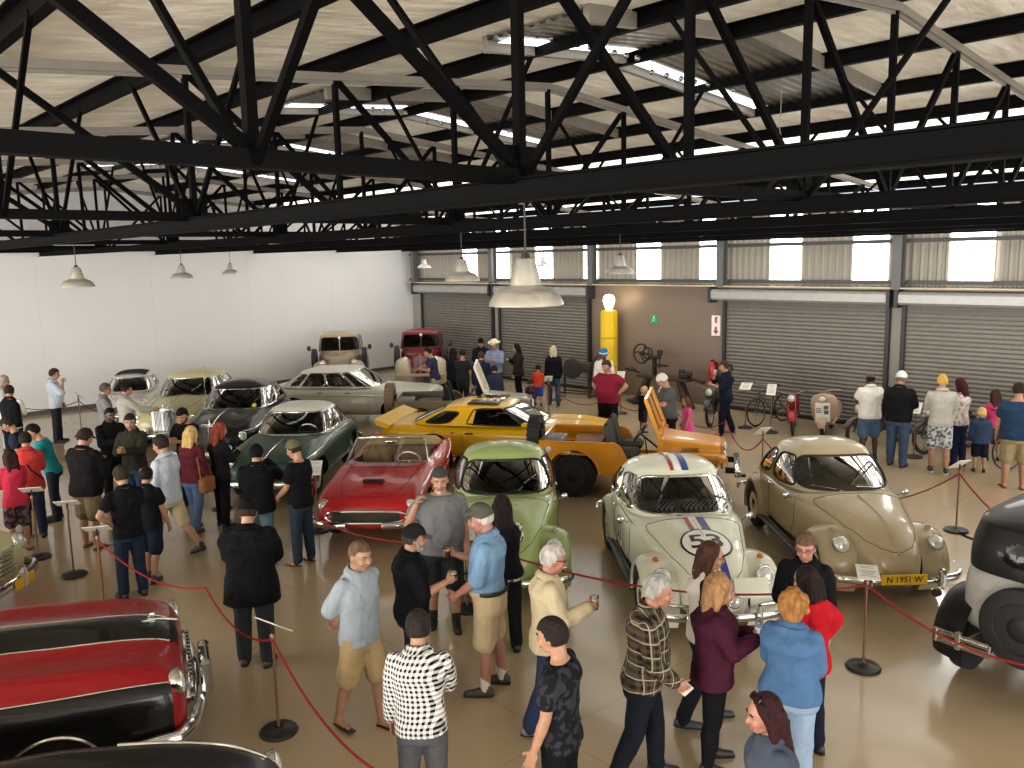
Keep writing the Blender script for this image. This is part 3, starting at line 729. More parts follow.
    if number:
        def strip(y0, y1, c, nm):
            y0, y1 = y0, y1
            P = [[on_top(bv, x, y, .006) for y in (y0, (y0 + y1) / 2, y1)] for x in np.linspace(.72, 1.93, 40)]
            MB().grid(P).out(nm, plain(c, .35), body)
            hv = bvh_of(hb.data)
            P = [[on_top(hv, x, y, .006) for y in (y0, (y0 + y1) / 2, y1)] for x in np.linspace(.08, -1.0, 30)]
            MB().grid(P).out(nm, plain(c, .35), hb)
        yc = -.03
        strip(yc - .005 - .07, yc - .03, '#a52a2e', 'racing_stripe'); strip(yc + .075, yc + .16, '#2b3c86', 'racing_stripe'); strip(yc - .02, yc + .065, '#e6e4dc', 'racing_stripe')
        def decal(V, F, f, nm, c):
            bm = bmesh.new(); vs = [bm.verts.new(v) for v in V]
            for q in F:
                try: bm.faces.new([vs[i] for i in q])
                except ValueError: pass
            bmesh.ops.triangulate(bm, faces=bm.faces[:]); bmesh.ops.subdivide_edges(bm, edges=[e for e in bm.edges if e.calc_length() > .03], cuts=2)
            m = MB(); bm.verts.ensure_lookup_table(); m.add([f(v.co) for v in bm.verts], [tuple(v.index for v in q.verts) for q in bm.faces]); bm.free()
            m.out(nm, plain(c, .4), body, sharp=0)
        def disc(r, r0=0):
            a = np.arange(40) / 40 * 2 * math.pi; R = np.linspace(r0, r, 8); g = MB().grid([[(q * math.cos(t), q * math.sin(t), 0) for t in a] for q in R], cv=True)
            return np.vstack(g.V), g.F
        V5, F5 = text_mb(number, .36)
        V5 = V5 * (1.1, 1, 1)
        cx = 1.36
        # lettering reads upright from in front of the car: up the bonnet is -x, to the reader's right is +y
        D = lambda d: (lambda v: on_top(bv, cx - v[1], v[0], d))
        decal(*disc(.285), D(.008), 'number_roundel', '#e9e7df'); decal(*disc(.285, .262), D(.011), 'roundel_ring', '#15151a'); decal(V5, F5, D(.012), 'racing_number', '#15151a')
        sd = -1; DS = lambda d: (lambda v: on_side(bv, -.02 + v[0] * 1.0, .62 + v[1], sd, d))
        V5b, F5b = text_mb(number, .26)
        decal(*disc(.21), DS(.006), 'number_roundel', '#e9e7df'); decal(*disc(.21, .192), DS(.009), 'roundel_ring', '#15151a'); decal(V5b, F5b, DS(.01), 'racing_number', '#15151a')
        for y in (-.11, .11): headlamp(root, 2.03, y, .56, .065, 5, name='driving_lamp')
        MB().box((1.93, .32, .66), (.02, .36, .2), R=rotm('Y', -18)).out('display_card', plain('#d8d6c4', .6), root)
        for k, (x, y, s_) in enumerate(((.38, .12, .5), (.38, -.25, .4), (.4, .4, .4))): MB().box((x, y, 1.03), (.14, s_ * .6, .1), bev=.01, R=rotm('Y', 20)).out('dashboard_cloth', fabric('#c9c7c4', 'vstripe', '#3a3f55', 1.2), root)
    return root
rounded_car('off-white rounded car with number 53 roundel and red and blue stripes', (-6.21, 8.65), 319, '#d2d3bf', chrome(), .3, number='53')
rounded_car('beige oval rounded car with yellow plate N 1951 W', (-5.25, 10.98), 317.5, '#ab9c7c', rubber(), .45, old=True, txt='N 1951 W')
rounded_car('pale green rounded car with dark windscreen behind the blue shirted man', (-8.49, 7.72), 318, '#94a566', rubber(), .12, incol='#2a2a2a')

# ---- pontoon bodied saloons and coupes
def saloon(name, label, cat_group, pos, head, col, secs, wheels, house=None, wins=(), roofcol=None, ridges=(), trim=None, tint=.2, hl=(), bump_f=None, bump_r=None, two=None, mats=None, gap=(), chromes=(), ny=56, crown=.1, nbx=4, nrx=3.5, seat=None, nb=5, extra=None, bulge=.03, arch=.07):
    root = thing(name, label, 'car', (*pos, 0), math.radians(head), cat_group)
    o, bv = car_body(root, secs, wheels, col, ridges, two=two, mats=mats, nb=nb, extra=extra, arch=arch, ny=ny)
    if house:
        H = House(house[0], house[1], nb=nbx, nr=nrx, crown=crown, bulge=bulge)
        H.build(root, paint(roofcol or col), wins, trim or chrome(), tint=tint)
        root_h = H
    for q in hl: headlamp(root, *q)
    if bump_f: bumper(root, *bump_f)
    if bump_r: bumper(root, *bump_r)
    for k, pts in gap: seam(root, bv, pts, k)
    for k, pts, r in chromes: seam(root, bv, pts, k, r=r, mat=chrome(), name='chrome_strip', off=.004)
    if seat: seats(root, *seat)
    return root, o, bv
OLD = 'classic cars parked in the row'
# green coupe, white roof
r, o, bv = saloon('coupe_car', 'metallic green coupe with a white roof', OLD, (-14.68, 7.86), 313.5, '#2d4a40',
    [(2.08, .36, .5, .62, .45, 2.5), (2.0, .3, .55, .76, .66, 2.8), (1.7, .25, .6, .88, .78, 3), (1.2, .22, .62, .93, .83, 3.2), (.6, .22, .64, .96, .84, 3.5), (-.6, .22, .64, .97, .84, 3.5), (-1.2, .24, .62, .95, .82, 3), (-1.75, .28, .58, .84, .74, 2.6), (-2.05, .34, .5, .66, .55, 2.4), (-2.13, .4, .48, .56, .35, 2)],
    (1.27, -1.1, .67, .32, .165, 'white'), ((.62, -1.45, .73, .95, .93), (.12, -.92, .56, 1.36, 1.34)),
    [('F', -.93, .93, .06, .93, 8), ('R', -.8, .8, .08, .88, 6), ('S', .42, .26, .1, .9, 8), ('S', .22, -.45, .1, .9, 8), ('S', -.5, -1.1, .12, .88, 5)], '#cfccc2', [(-.2, 2.3, .66, .2, .07), (-2.2, .2, .68, .2, .05)],
    hl=[(1.97, .58, .68, .085), (1.97, -.58, .68, .085)], bump_f=(2.2, .82, .42, .05, .06, .2, .2), bump_r=(2.2, .8, .42, .05, .06, .2, .2, -1), crown=.1,
    gap=[('side', [(.5, .9), (.48, .4), (.3, .3), (-.4, .3), (-.5, .5), (-.5, .9)]), ('topm', [(.66, 0), (.66, .6), (1.4, .5), (1.98, .4), (2.02, 0)])], chromes=[('side', [(1.95, .78), (1.0, .86), (-.4, .9), (-1.7, .84)], .011), ('side', [(.86, .27), (-.72, .27)], .014), ('top', [(.9, 0), (1.95, 0)], .01)],
    seat=((-.1, -.9), .3, .9, '#5a5650', True, (.35, .33, .98), plain('#d5d0c0', .4)))
mb = MB()
for k in range(9): mb.box((2.07 - .004 * abs(k - 4)**1.5, 0, .48 + k * .024), (.03, .74 - .03 * abs(k - 4), .009))
mb.out('grille', chrome(), r)
# two upright grille saloons (black, cream)
def upright(label, pos, head, col, roof=None, tint=.25, badge=False):
    r, o, bv = saloon('saloon_car', label, OLD, pos, head, col,
        [(2.1, .36, .55, .74, .5, 2.6), (1.98, .3, .6, .86, .7, 2.8), (1.6, .25, .65, .95, .81, 3), (1.1, .23, .68, 1.0, .84, 3.2), (.7, .23, .7, 1.04, .84, 3.5), (-.9, .23, .7, 1.04, .84, 3.5), (-1.5, .26, .66, 1.0, .8, 3), (-2.0, .32, .6, .86, .68, 2.6), (-2.28, .4, .54, .66, .46, 2.2)],
        (1.38, -1.27, .68, .34, .17, 'white'), ((.68, -1.72, .75, 1.03, 1.0), (.2, -1.12, .6, 1.47, 1.45)),
        [('F', -.94, .94, .06, .92, 8), ('R', -.8, .8, .1, .88, 6), ('S', .5, -.3, .1, .9, 8), ('S', -.38, -1.22, .1, .88, 6)], roof, [(.4, 2.3, 0, .3, .1), (-.4, 2.4, .66, .2, .06)],
        hl=[(2.0, .6, .72, .095), (2.0, -.6, .72, .095)], bump_f=(2.32, .84, .42, .05, .06, .18, .2, 1, None, (-.4, .4)), bump_r=(2.36, .82, .42, .05, .06, .2, .2, -1), crown=.12, tint=tint,
        gap=[('side', [(.6, .98), (.58, .45), (.45, .3), (-.25, .3), (-.34, .98)]), ('topm', [(.74, 0), (.74, .56), (1.4, .5), (2.0, .36), (2.06, 0)])], chromes=[('side', [(1.95, .82), (.4, .88), (-1.9, .86)], .01), ('top', [(.9, 0), (2.06, 0)], .012)],
        seat=((-.05, -.95), .32, .98, '#3a3430', True, (.42, -.35, 1.06)))
    g = MB(); slab(g, [(-.2, .45), (.2, .45), (.24, .6), (.24, .93), (.17, 1.0), (-.17, 1.0), (-.24, .93), (-.24, .6)], 2.02, 2.15, axis=0); g = g.out('grille_shell', chrome(), r, sharp=25)
    m = MB().box((2.155, 0, .72), (.006, .4, .48)); m.out('grille_mesh', plain('#33312e', .5), g)
    m = MB()
    for k in range(13): m.box((2.16, -.18 + k * .03, .72), (.012, .008, .47))
    m.box((2.165, 0, .72), (.014, .02, .5)); m.out('grille_bars', chrome(), g)
    MB().tube([(2.08, 0, 1.0), (2.08, 0, 1.08)], .01).out('mascot', chrome(), r); 
    for sd in (1, -1): headlamp(r, 2.14, sd * .38, .52, .06, 4, name='fog_lamp')
    return r
r = upright('glossy black saloon with tall chrome grille', (-17.86, 8.17), 318, '#0c0d0f')
MB().lathe([(0, 0), (.05, .0), (.05, .004), (0, .004)], (.58, -.48 * -1, 1.12), (.6, 0, .5), 16).out('windscreen_sticker', plain('#c9b94a', .5), r)
r = upright('cream saloon with tall dull grille between black saloon and small white car', (-20.57, 8.18), 320, '#c9c18e', None, .25)
MB().tube([(1.3, .72, .95), (1.3, .72, 1.85)], .008, 6).out('radio_aerial', chrome(), r)
# tiny white car
r, o, bv = saloon('microcar', 'tiny white car with black folding roof by the white wall', OLD, (-23.88, 7.84), 333, '#d9d8d0',
    [(1.45, .32, .46, .62, .34, 2.4), (1.36, .26, .52, .74, .48, 2.6), (1.0, .22, .56, .82, .58, 2.8), (.6, .2, .58, .87, .63, 3), (-.5, .2, .58, .88, .65, 3), (-1.0, .24, .56, .85, .62, 2.8), (-1.36, .3, .52, .68, .5, 2.5), (-1.45, .36, .48, .56, .36, 2.2)],
    (.92, -.92, .56, .26, .125, 'white'), ((.78, -1.28, .6, .86, .84), (.38, -.72, .46, 1.23, 1.22)), [('F', -.92, .92, .06, .92, 6), ('R', -.75, .75, .15, .86, 5), ('S', .5, -.2, .1, .9, 6), ('S', -.28, -.78, .1, .86, 5)],
    hl=[(1.32, .45, .64, .075), (1.32, -.45, .64, .075)], bump_f=(1.52, .6, .34, .035, .035, .14, .12), bump_r=(1.52, .6, .34, .035, .035, .14, .12, -1), tint=.2, crown=.09, seat=((-.05,), .24, .82, '#3a3434', True, (.4, .25, .9)),
    gap=[('side', [(.5, .82), (.48, .35), (-.3, .3), (-.32, .82)]), ('topm', [(.85, 0), (.82, .42), (1.2, .34), (1.38, 0)])])
MB().grid([[(x, y, 1.225 + .1 * (1 - (abs(y) / .47)**2.6) ** .8 * (1 - .25 * abs(x + .17)**2)) for y in np.linspace(-.4, .4, 12)] for x in np.linspace(.3, -.62, 14)]).out('folding_roof', fabric('#2b2926'), r)
MB().box((1.46, 0, .34), (.02, .34, .09), bev=.004).out('number_plate', plain('#2a2a2a', .5), r)
# red open two seater with fins
def cockpit(cm):
    cm.box((-.38, 0, 1.05), (1.5, 1.24, .9), bev=.16)
r, o, bv = saloon('convertible_car', 'bright red open convertible with tail fins', OLD, (-11.53, 7.92), 313.5, '#b3191f',
    [(2.1, .36, .48, .6, .56, 3), (2.02, .3, .52, .72, .72, 3.2), (1.7, .24, .58, .8, .8, 3.4), (1.0, .22, .6, .86, .83, 3.6), (.5, .22, .62, .9, .84, 4), (-1.0, .22, .6, .9, .84, 4), (-1.6, .26, .58, .86, .8, 3.4), (-2.0, .32, .54, .76, .72, 3), (-2.12, .38, .5, .62, .6, 2.6)],
    (1.27, -1.1, .67, .32, .165, 'white'), ridges=[(-.1, 2.4, .68, .18, .07), (.6, 2.2, 0, .34, .05), (-.5, -2.15, .74, .09, (.26, 1.4))],
    hl=[(2.0, .64, .65, .085), (2.0, -.64, .65, .085)], bump_r=(2.2, .8, .42, .05, .06, .2, .2, -1), extra=cockpit,
    gap=[('side', [(.5, .84), (.48, .4), (.3, .3), (-.4, .3), (-.5, .84)]), ('topm', [(.66, 0), (.68, .55), (1.4, .52), (1.85, .42), (1.96, .2), (1.98, 0)])], chromes=[('side', [(1.9, .62), (.4, .66), (-.8, .64)], .012), ('side', [(-.6, .72), (-1.4, .8), (-2.0, .96)], .012)])
for sd in (1, -1): MB().tube([(2.24, sd * .26, .42), (2.22, sd * .5, .42), (2.1, sd * .76, .43), (1.9, sd * .86, .44)], .035, 10, h=.05).out('bumper', chrome(), r)
a = np.arange(48) / 48 * 2 * math.pi; c, s_ = np.cos(a), np.sin(a)
P = np.stack([2.15 - .07 * np.abs(c)**3, .6 * np.sign(c) * np.abs(c)**.6, .515 + .09 * np.sign(s_) * np.abs(s_)**.8], -1)
g = MB().tube(P, .022, 8, closed=True).out('grille_surround', chrome(), r)
MB().grid([[(2.14 - .06 * abs(u)**3, .58 * u, .44 + .15 * v) for v in np.linspace(0, 1, 4)] for u in np.linspace(-1, 1, 20)]).out('grille_mesh', plain('#3a3733', .5, .4), g)
q = on_top(bv, 1.5, 0, .02); MB().box(q, (.1, .34, .05), bev=.02).out('air_scoop', plain('#1a1112', .5), r)
# windscreen
fr = [(.62, -.66, .88), (.5, -.68, .92), (.14, -.57, 1.26), (.2, -.3, 1.285), (.22, 0, 1.29), (.2, .3, 1.285), (.14, .57, 1.26), (.5, .68, .92), (.62, .66, .88)]
MB().tube(fr, .018, 8).out('windscreen_frame', chrome(), r)
MB().grid([[(x0 + (x1 - x0) * t, y0 + (y1 - y0) * t, .9 + (z1 - .9) * t) for t in np.linspace(0, 1, 6)] for (x0, y0), (x1, y1, z1) in zip([(.52, -.66), (.62, -.4), (.66, 0), (.62, .4), (.52, .66)], [(.14, -.57, 1.25), (.19, -.32, 1.275), (.21, 0, 1.285), (.19, .32, 1.275), (.14, .57, 1.25)])]).out('windscreen', glass(.7), r)
seats(r, (-.2,), .33, .72, '#8c7a5e', True, (.34, .34, .92), plain('#e6e0cf', .4)); seats(r, (-.8,), .33, .66, '#8c7a5e', False)
MB().box((-1.05, 0, .93), (.5, 1.3, .2), bev=.08, R=rotm('Y', -6)).out('folded_hood', fabric('#b19b72'), r)
MB().ball((.16, 0, 1.2), (.02, .1, .04)).out('mirror', chrome(), r)
for sd in (1, -1): MB().lathe([(.0, 0), (.034, 0), (.036, .04), (.015, .06), (0, .06)], (-2.08, sd * .74, .86), (-1, 0, .1), 14).out('tail_lamp', plain('#d9486a', .3), r)
# white sedan seen from the side
r, o, bv = saloon('sedan_car', 'white four door sedan with flower patterned interior beside the khaki utility vehicle', OLD, (-19.11, 11.9), 37, '#b9b6a5',
    [(2.35, .36, .56, .74, .74, 4), (2.3, .3, .6, .84, .82, 5), (1.6, .24, .62, .92, .86, 5), (.8, .22, .64, .96, .87, 5), (-1.2, .22, .64, .96, .87, 5), (-2.0, .26, .62, .94, .84, 5), (-2.3, .34, .6, .84, .78, 4), (-2.35, .4, .56, .72, .7, 3)],
    (1.45, -1.3, .7, .32, .18, 'white'), ((.92, -1.75, .77, .955, .95), (.2, -1.2, .62, 1.38, 1.36)), [('F', -.92, .92, .06, .92, 8), ('R', -.85, .85, .08, .9, 8), ('S', .72, .44, .08, .9, 9), ('S', .38, -.35, .08, .9, 9), ('S', -.42, -1.15, .08, .9, 9), ('S', -1.2, -1.5, .1, .84, 6)], '#c9c5b4',
    hl=[(2.33, .62, .7, .08), (2.33, -.62, .7, .08)], bump_f=(2.44, .86, .46, .05, .06, .08, .25), bump_r=(2.44, .86, .46, .05, .06, .08, .25, -1), tint=.35, crown=.07, nbx=6, nrx=5,
    gap=[('side', [(.75, .93), (.74, .3), (-.36, .28), (-.37, .93)]), ('side', [(-.37, .3), (-1.0, .3), (-1.3, .6), (-1.25, .93)])], chromes=[('side', [(2.2, .76), (-2.2, .76)], .008)], seat=((-.1, -.95), .34, .94, '#7d7468', True, (.5, -.36, 1.0)))
for x, y in ((-.15, -.62), (-.95, -.62)): MB().ball((x, y, 1.1), (.12, .05, .13)).out('seat_cushion', fabric('#c9c2ba', 'floral', '#8b3a46', 1), r)
for x in (-.55, .2): MB().box((x, -.88, .84), (.14, .02, .03), bev=.008).out('door_handle', chrome(), r)
# yellow sports coupe
r, o, bv = saloon('sports_car', 'bright yellow sports coupe with black roof panels and rear spoiler', OLD, (-12.64, 11.43), 34, '#d9a80c',
    [(2.5, .4, .54, .62, .5, 3), (2.42, .28, .54, .72, .72, 3.5), (2.1, .22, .56, .82, .86, 4), (1.5, .2, .6, .88, .92, 4), (.8, .2, .62, .9, .92, 4), (-.6, .2, .64, .9, .92, 4), (-1.4, .22, .64, .92, .95, 4), (-2.0, .28, .62, .9, .9, 4), (-2.4, .36, .58, .82, .78, 3.6), (-2.46, .42, .56, .74, .7, 3)],
    (1.55, -1.2, .75, .335, .24, 'dark'), ((1.0, -1.8, .84, .89, .9), (.32, -1.0, .64, 1.25, 1.25)), [('F', -.93, .93, .05, .95, 9), ('R', -.8, .8, .1, .9, 6), ('S', .66, -.55, .06, .93, 8), ('S', -.95, -1.5, .1, .74, 5)], None,
    hl=[(2.47, .6, .58, .09), (2.47, -.6, .58, .09)], tint=.12, crown=.06, nbx=5, nrx=4, trim=black(), ridges=[(.8, 2.6, .7, .2, .05), (.9, 2.5, 0, .2, .03)],
    gap=[('side', [(.85, .86), (.84, .3), (-.55, .26), (-.62, .86)]), ('topm', [(1.02, 0), (1.0, .66), (1.8, .66), (2.35, .55), (2.42, 0)])], seat=((-.05,), .34, .86, '#191919', True, (.5, .36, .95)))
MB().box((-.25, 0, 1.302), (.66, 1.1, .022), bev=.01).out('roof_panel', plain('#100f0e', .12), r); MB().box((-.25, 0, 1.312), (.74, .09, .022), bev=.01).out('roof_bar', paint('#d9a80c'), r)
g = MB(); ys = np.linspace(-.86, .86, 13)
g.grid([[(-2.12 - .05 * (1 - abs(y)), y, .88), (-2.3, y, .93 + .03 * (1 - abs(y)**3)), (-2.46, y, .99 + .02 * (1 - abs(y)**3)), (-2.49, y, .98), (-2.44, y, .86), (-2.2, y, .8)] for y in ys], cv=True, caps=True); g.out('rear_spoiler', plain('#d9a80c', .5), r, sharp=30)
g = MB(); ys = np.linspace(-.84, .84, 13); g.grid([[(2.5 - .22 * abs(y)**3, y, .3), (2.58 - .22 * abs(y)**3, y, .36), (2.56 - .22 * abs(y)**3, y, .5), (2.44 - .22 * abs(y)**3, y, .53)] for y in ys], cv=True, caps=True); g.out('front_bumper', paint('#d9a80c'), r)
g = MB(); g.box((2.49, 0, .6), (.06, .7, .17), bev=.02); g.out('grille', plain('#0f0f0f', .4), r)
MB().ball((.72, -1.0, .98), (.08, .06, .05)).out('door_mirror', paint('#d9a80c'), r); MB().box((-.45, -.925, .76), (.17, .025, .03), bev=.008).out('door_handle', plain('#222222', .4), r)
# big red and black fifties saloon, bonnet towards the room
def rb(c, ph):
    a = abs(ph - 90)
    if c[0] > 2.36 and c[2] < .9: return 0
    return 1 if a < 16 or a > 56 else 0
r, o, bv = saloon('fifties_saloon', 'red and black fifties saloon with chrome grille and bonnet ornament', 'fifties cars at the front left', (-8.12, .3), 70, '#8a0f17',
    [(2.46, .42, .6, .84, .74, 3), (2.4, .36, .64, .95, .88, 3.2), (2.1, .28, .68, 1.04, .98, 3.2), (1.5, .24, .7, 1.09, 1.02, 3.2), (.9, .24, .72, 1.13, 1.03, 3.4), (-1.0, .24, .72, 1.12, 1.03, 4), (-2.2, .3, .7, 1.04, .98, 3.6), (-2.6, .4, .64, .9, .84, 3)],
    (1.5, -1.45, .8, .33, .2, 'white'), ((.72, -1.6, .86, 1.14, 1.1), (.2, -1.05, .7, 1.55, 1.54)), [('F', -.93, .93, .06, .92, 8), ('R', -.85, .85, .08, .9, 7), ('S', .5, -.35, .1, .9, 8), ('S', -.42, -1.25, .1, .88, 6)], '#101012', [(.2, 2.6, .8, .17, .07), (.3, 2.55, 0, .22, .1)],
    hl=[(2.42, .76, .84, .1), (2.42, -.76, .84, .1)], bump_r=(2.72, .95, .46, .05, .07, .2, .3, -1), tint=.2, two=rb, mats=[paint('#8f0e17'), paint('#0c0b0d')], seat=((-.05, -.95), .36, 1.0, '#5a1519', True, (.45, -.4, 1.06)),
    chromes=[], arch=.03, ny=90)
P = LOFT_P
for a in (16, 56):
    for sd in (1, -1):
        k = ((90 + sd * a + 90) / 360) * 90; k = int(round(k)) % 90; MB().tube([q + (0, sd * .002, .004) for q in P[P.shape[0] // 2 + 4:-3, k]], .008, 6).out('chrome_strip', chrome(), r)
for sd in (1, -1): MB().tube([(2.58, sd * .28, .46), (2.56, sd * .5, .45), (2.5, sd * .78, .45), (2.38, sd * .98, .46), (2.05, sd * 1.06, .48)], .045, 10, h=.075).out('bumper', chrome(), r)
b_ = MB(); b_.tube([(2.58, -.45, .46), (2.6, 0, .46), (2.58, .45, .46)], .045, 10, h=.07); b_.box((2.64, .2, .56), (.1, .1, .34), bev=.03); b_.box((2.64, -.2, .56), (.1, .1, .34), bev=.03); b_.tube([(2.66, -.2, .7), (2.66, .2, .7)], .02); b_.out('bumper_guard', chrome(), r)
g = MB()
P = [(2.44 + .03, .62 * math.cos(t) * (1), .62 + .16 * math.sin(t)) for t in np.arange(40) / 40 * 6.283]; g.tube(P, .028, 8, closed=True)
for k in range(13): g.box((2.5, -.48 + k * .08, .62), (.06, .03, .24), bev=.01)
g.tube([(2.52, -.6, .62), (2.54, 0, .62), (2.52, .6, .62)], .022); g.out('grille', chrome(), r)
q = on_top(bv, 2.28, 0, 0); m = MB(); m.tube([q + (.16, 0, .0), q + (0, 0, .04), q + (-.5, 0, .01)], .013); m.box(q + (-.05, 0, .06), (.06, .02, .1), bev=.008); m.box(q + (-.05, 0, .08), (.05, .16, .014), bev=.005); m.out('bonnet_ornament', chrome(), r)
P = [(1.5 + .37 * math.cos(t), -1.02, .34 + .37 * math.sin(t)) for t in np.linspace(.05, 3.1, 24)]; MB().tube(P, .014, 6).out('arch_moulding', chrome(), r)
# black car in front of it: only the bonnet and wing show
r, o, bv = saloon('black_saloon', 'glossy black car at the bottom edge of the photo, beside the red and black one', 'fifties cars at the front left', (-5.52, .13), 62, '#0b0b0d',
    [(2.3, .42, .6, .76, .5, 2.6), (2.2, .34, .62, .88, .7, 3), (1.8, .28, .66, .98, .84, 3.2), (1.2, .24, .68, 1.03, .9, 3.6), (.7, .24, .7, 1.06, .9, 4), (-1.0, .24, .7, 1.06, .9, 4), (-2.0, .3, .66, .96, .86, 3.4), (-2.4, .4, .6, .8, .7, 2.6)],
    (1.4, -1.35, .7, .35, .18, 'white'), ((.6, -1.6, .78, 1.06, 1.03), (.1, -1.05, .62, 1.47, 1.45)), [('F', -.93, .93, .06, .92, 8), ('R', -.8, .8, .1, .88, 6), ('S', .42, -.35, .1, .9, 8), ('S', -.42, -1.22, .1, .88, 6)], None, [(0, 2.5, .72, .16, .08), (.3, 2.4, 0, .2, .09)],
    hl=[(2.2, .66, .76, .095), (2.2, -.66, .76, .095)], bump_f=(2.45, .9, .44, .05, .06, .2, .25, 1, None, (-.4, .4)), chromes=[('top', [(.7, 0), (1.5, 0), (2.25, 0)], .014), ('topm', [(1.2, .74), (1.8, .7), (2.15, .6)], .013)])
# cream car cut by the left edge
r, o, bv = saloon('cream_saloon', 'cream car with broad chrome grille at the left edge of the photo', 'fifties cars at the front left', (-12.79, .17), 47, '#c3bc8b',
    [(2.3, .42, .58, .76, .7, 3), (2.22, .34, .62, .86, .84, 3.4), (1.8, .28, .66, .96, .92, 3.6), (.8, .24, .7, 1.02, .94, 4), (-1.0, .24, .7, 1.02, .94, 4), (-2.2, .3, .66, .95, .9, 3.4), (-2.5, .4, .6, .8, .76, 3)],
    (1.4, -1.4, .74, .35, .2, 'white'), ((.6, -1.6, .82, 1.02, 1.0), (.1, -1.05, .66, 1.44, 1.43)), [('F', -.93, .93, .06, .92, 8), ('R', -.8, .8, .1, .88, 6), ('S', .42, -.35, .1, .9, 8), ('S', -.42, -1.22, .1, .88, 6)], None, [(0, 2.5, .76, .16, .07), (.3, 2.4, 0, .2, .08)],
    hl=[(2.26, .72, .78, .1), (2.26, -.72, .78, .1)], bump_f=(2.5, .93, .44, .05, .07, .15, .25, 1, None, (-.3, .3)))
g = MB()
for k in range(6): g.tube([(2.24, -.66, .5 + k * .055), (2.33, -.4, .5 + k * .055), (2.35, 0, .5 + k * .055), (2.33, .4, .5 + k * .055), (2.24, .66, .5 + k * .055)], .016, 8)
g.out('grille', chrome(), r); plate(r, 2.54, .3, .42, None, w=.4, h=.13)
q = on_top(bv, 2.15, 0, 0); MB().tube([q + (.1, 0, .03), q + (-.3, 0, .05)], .02).out('bonnet_ornament', chrome(), r)
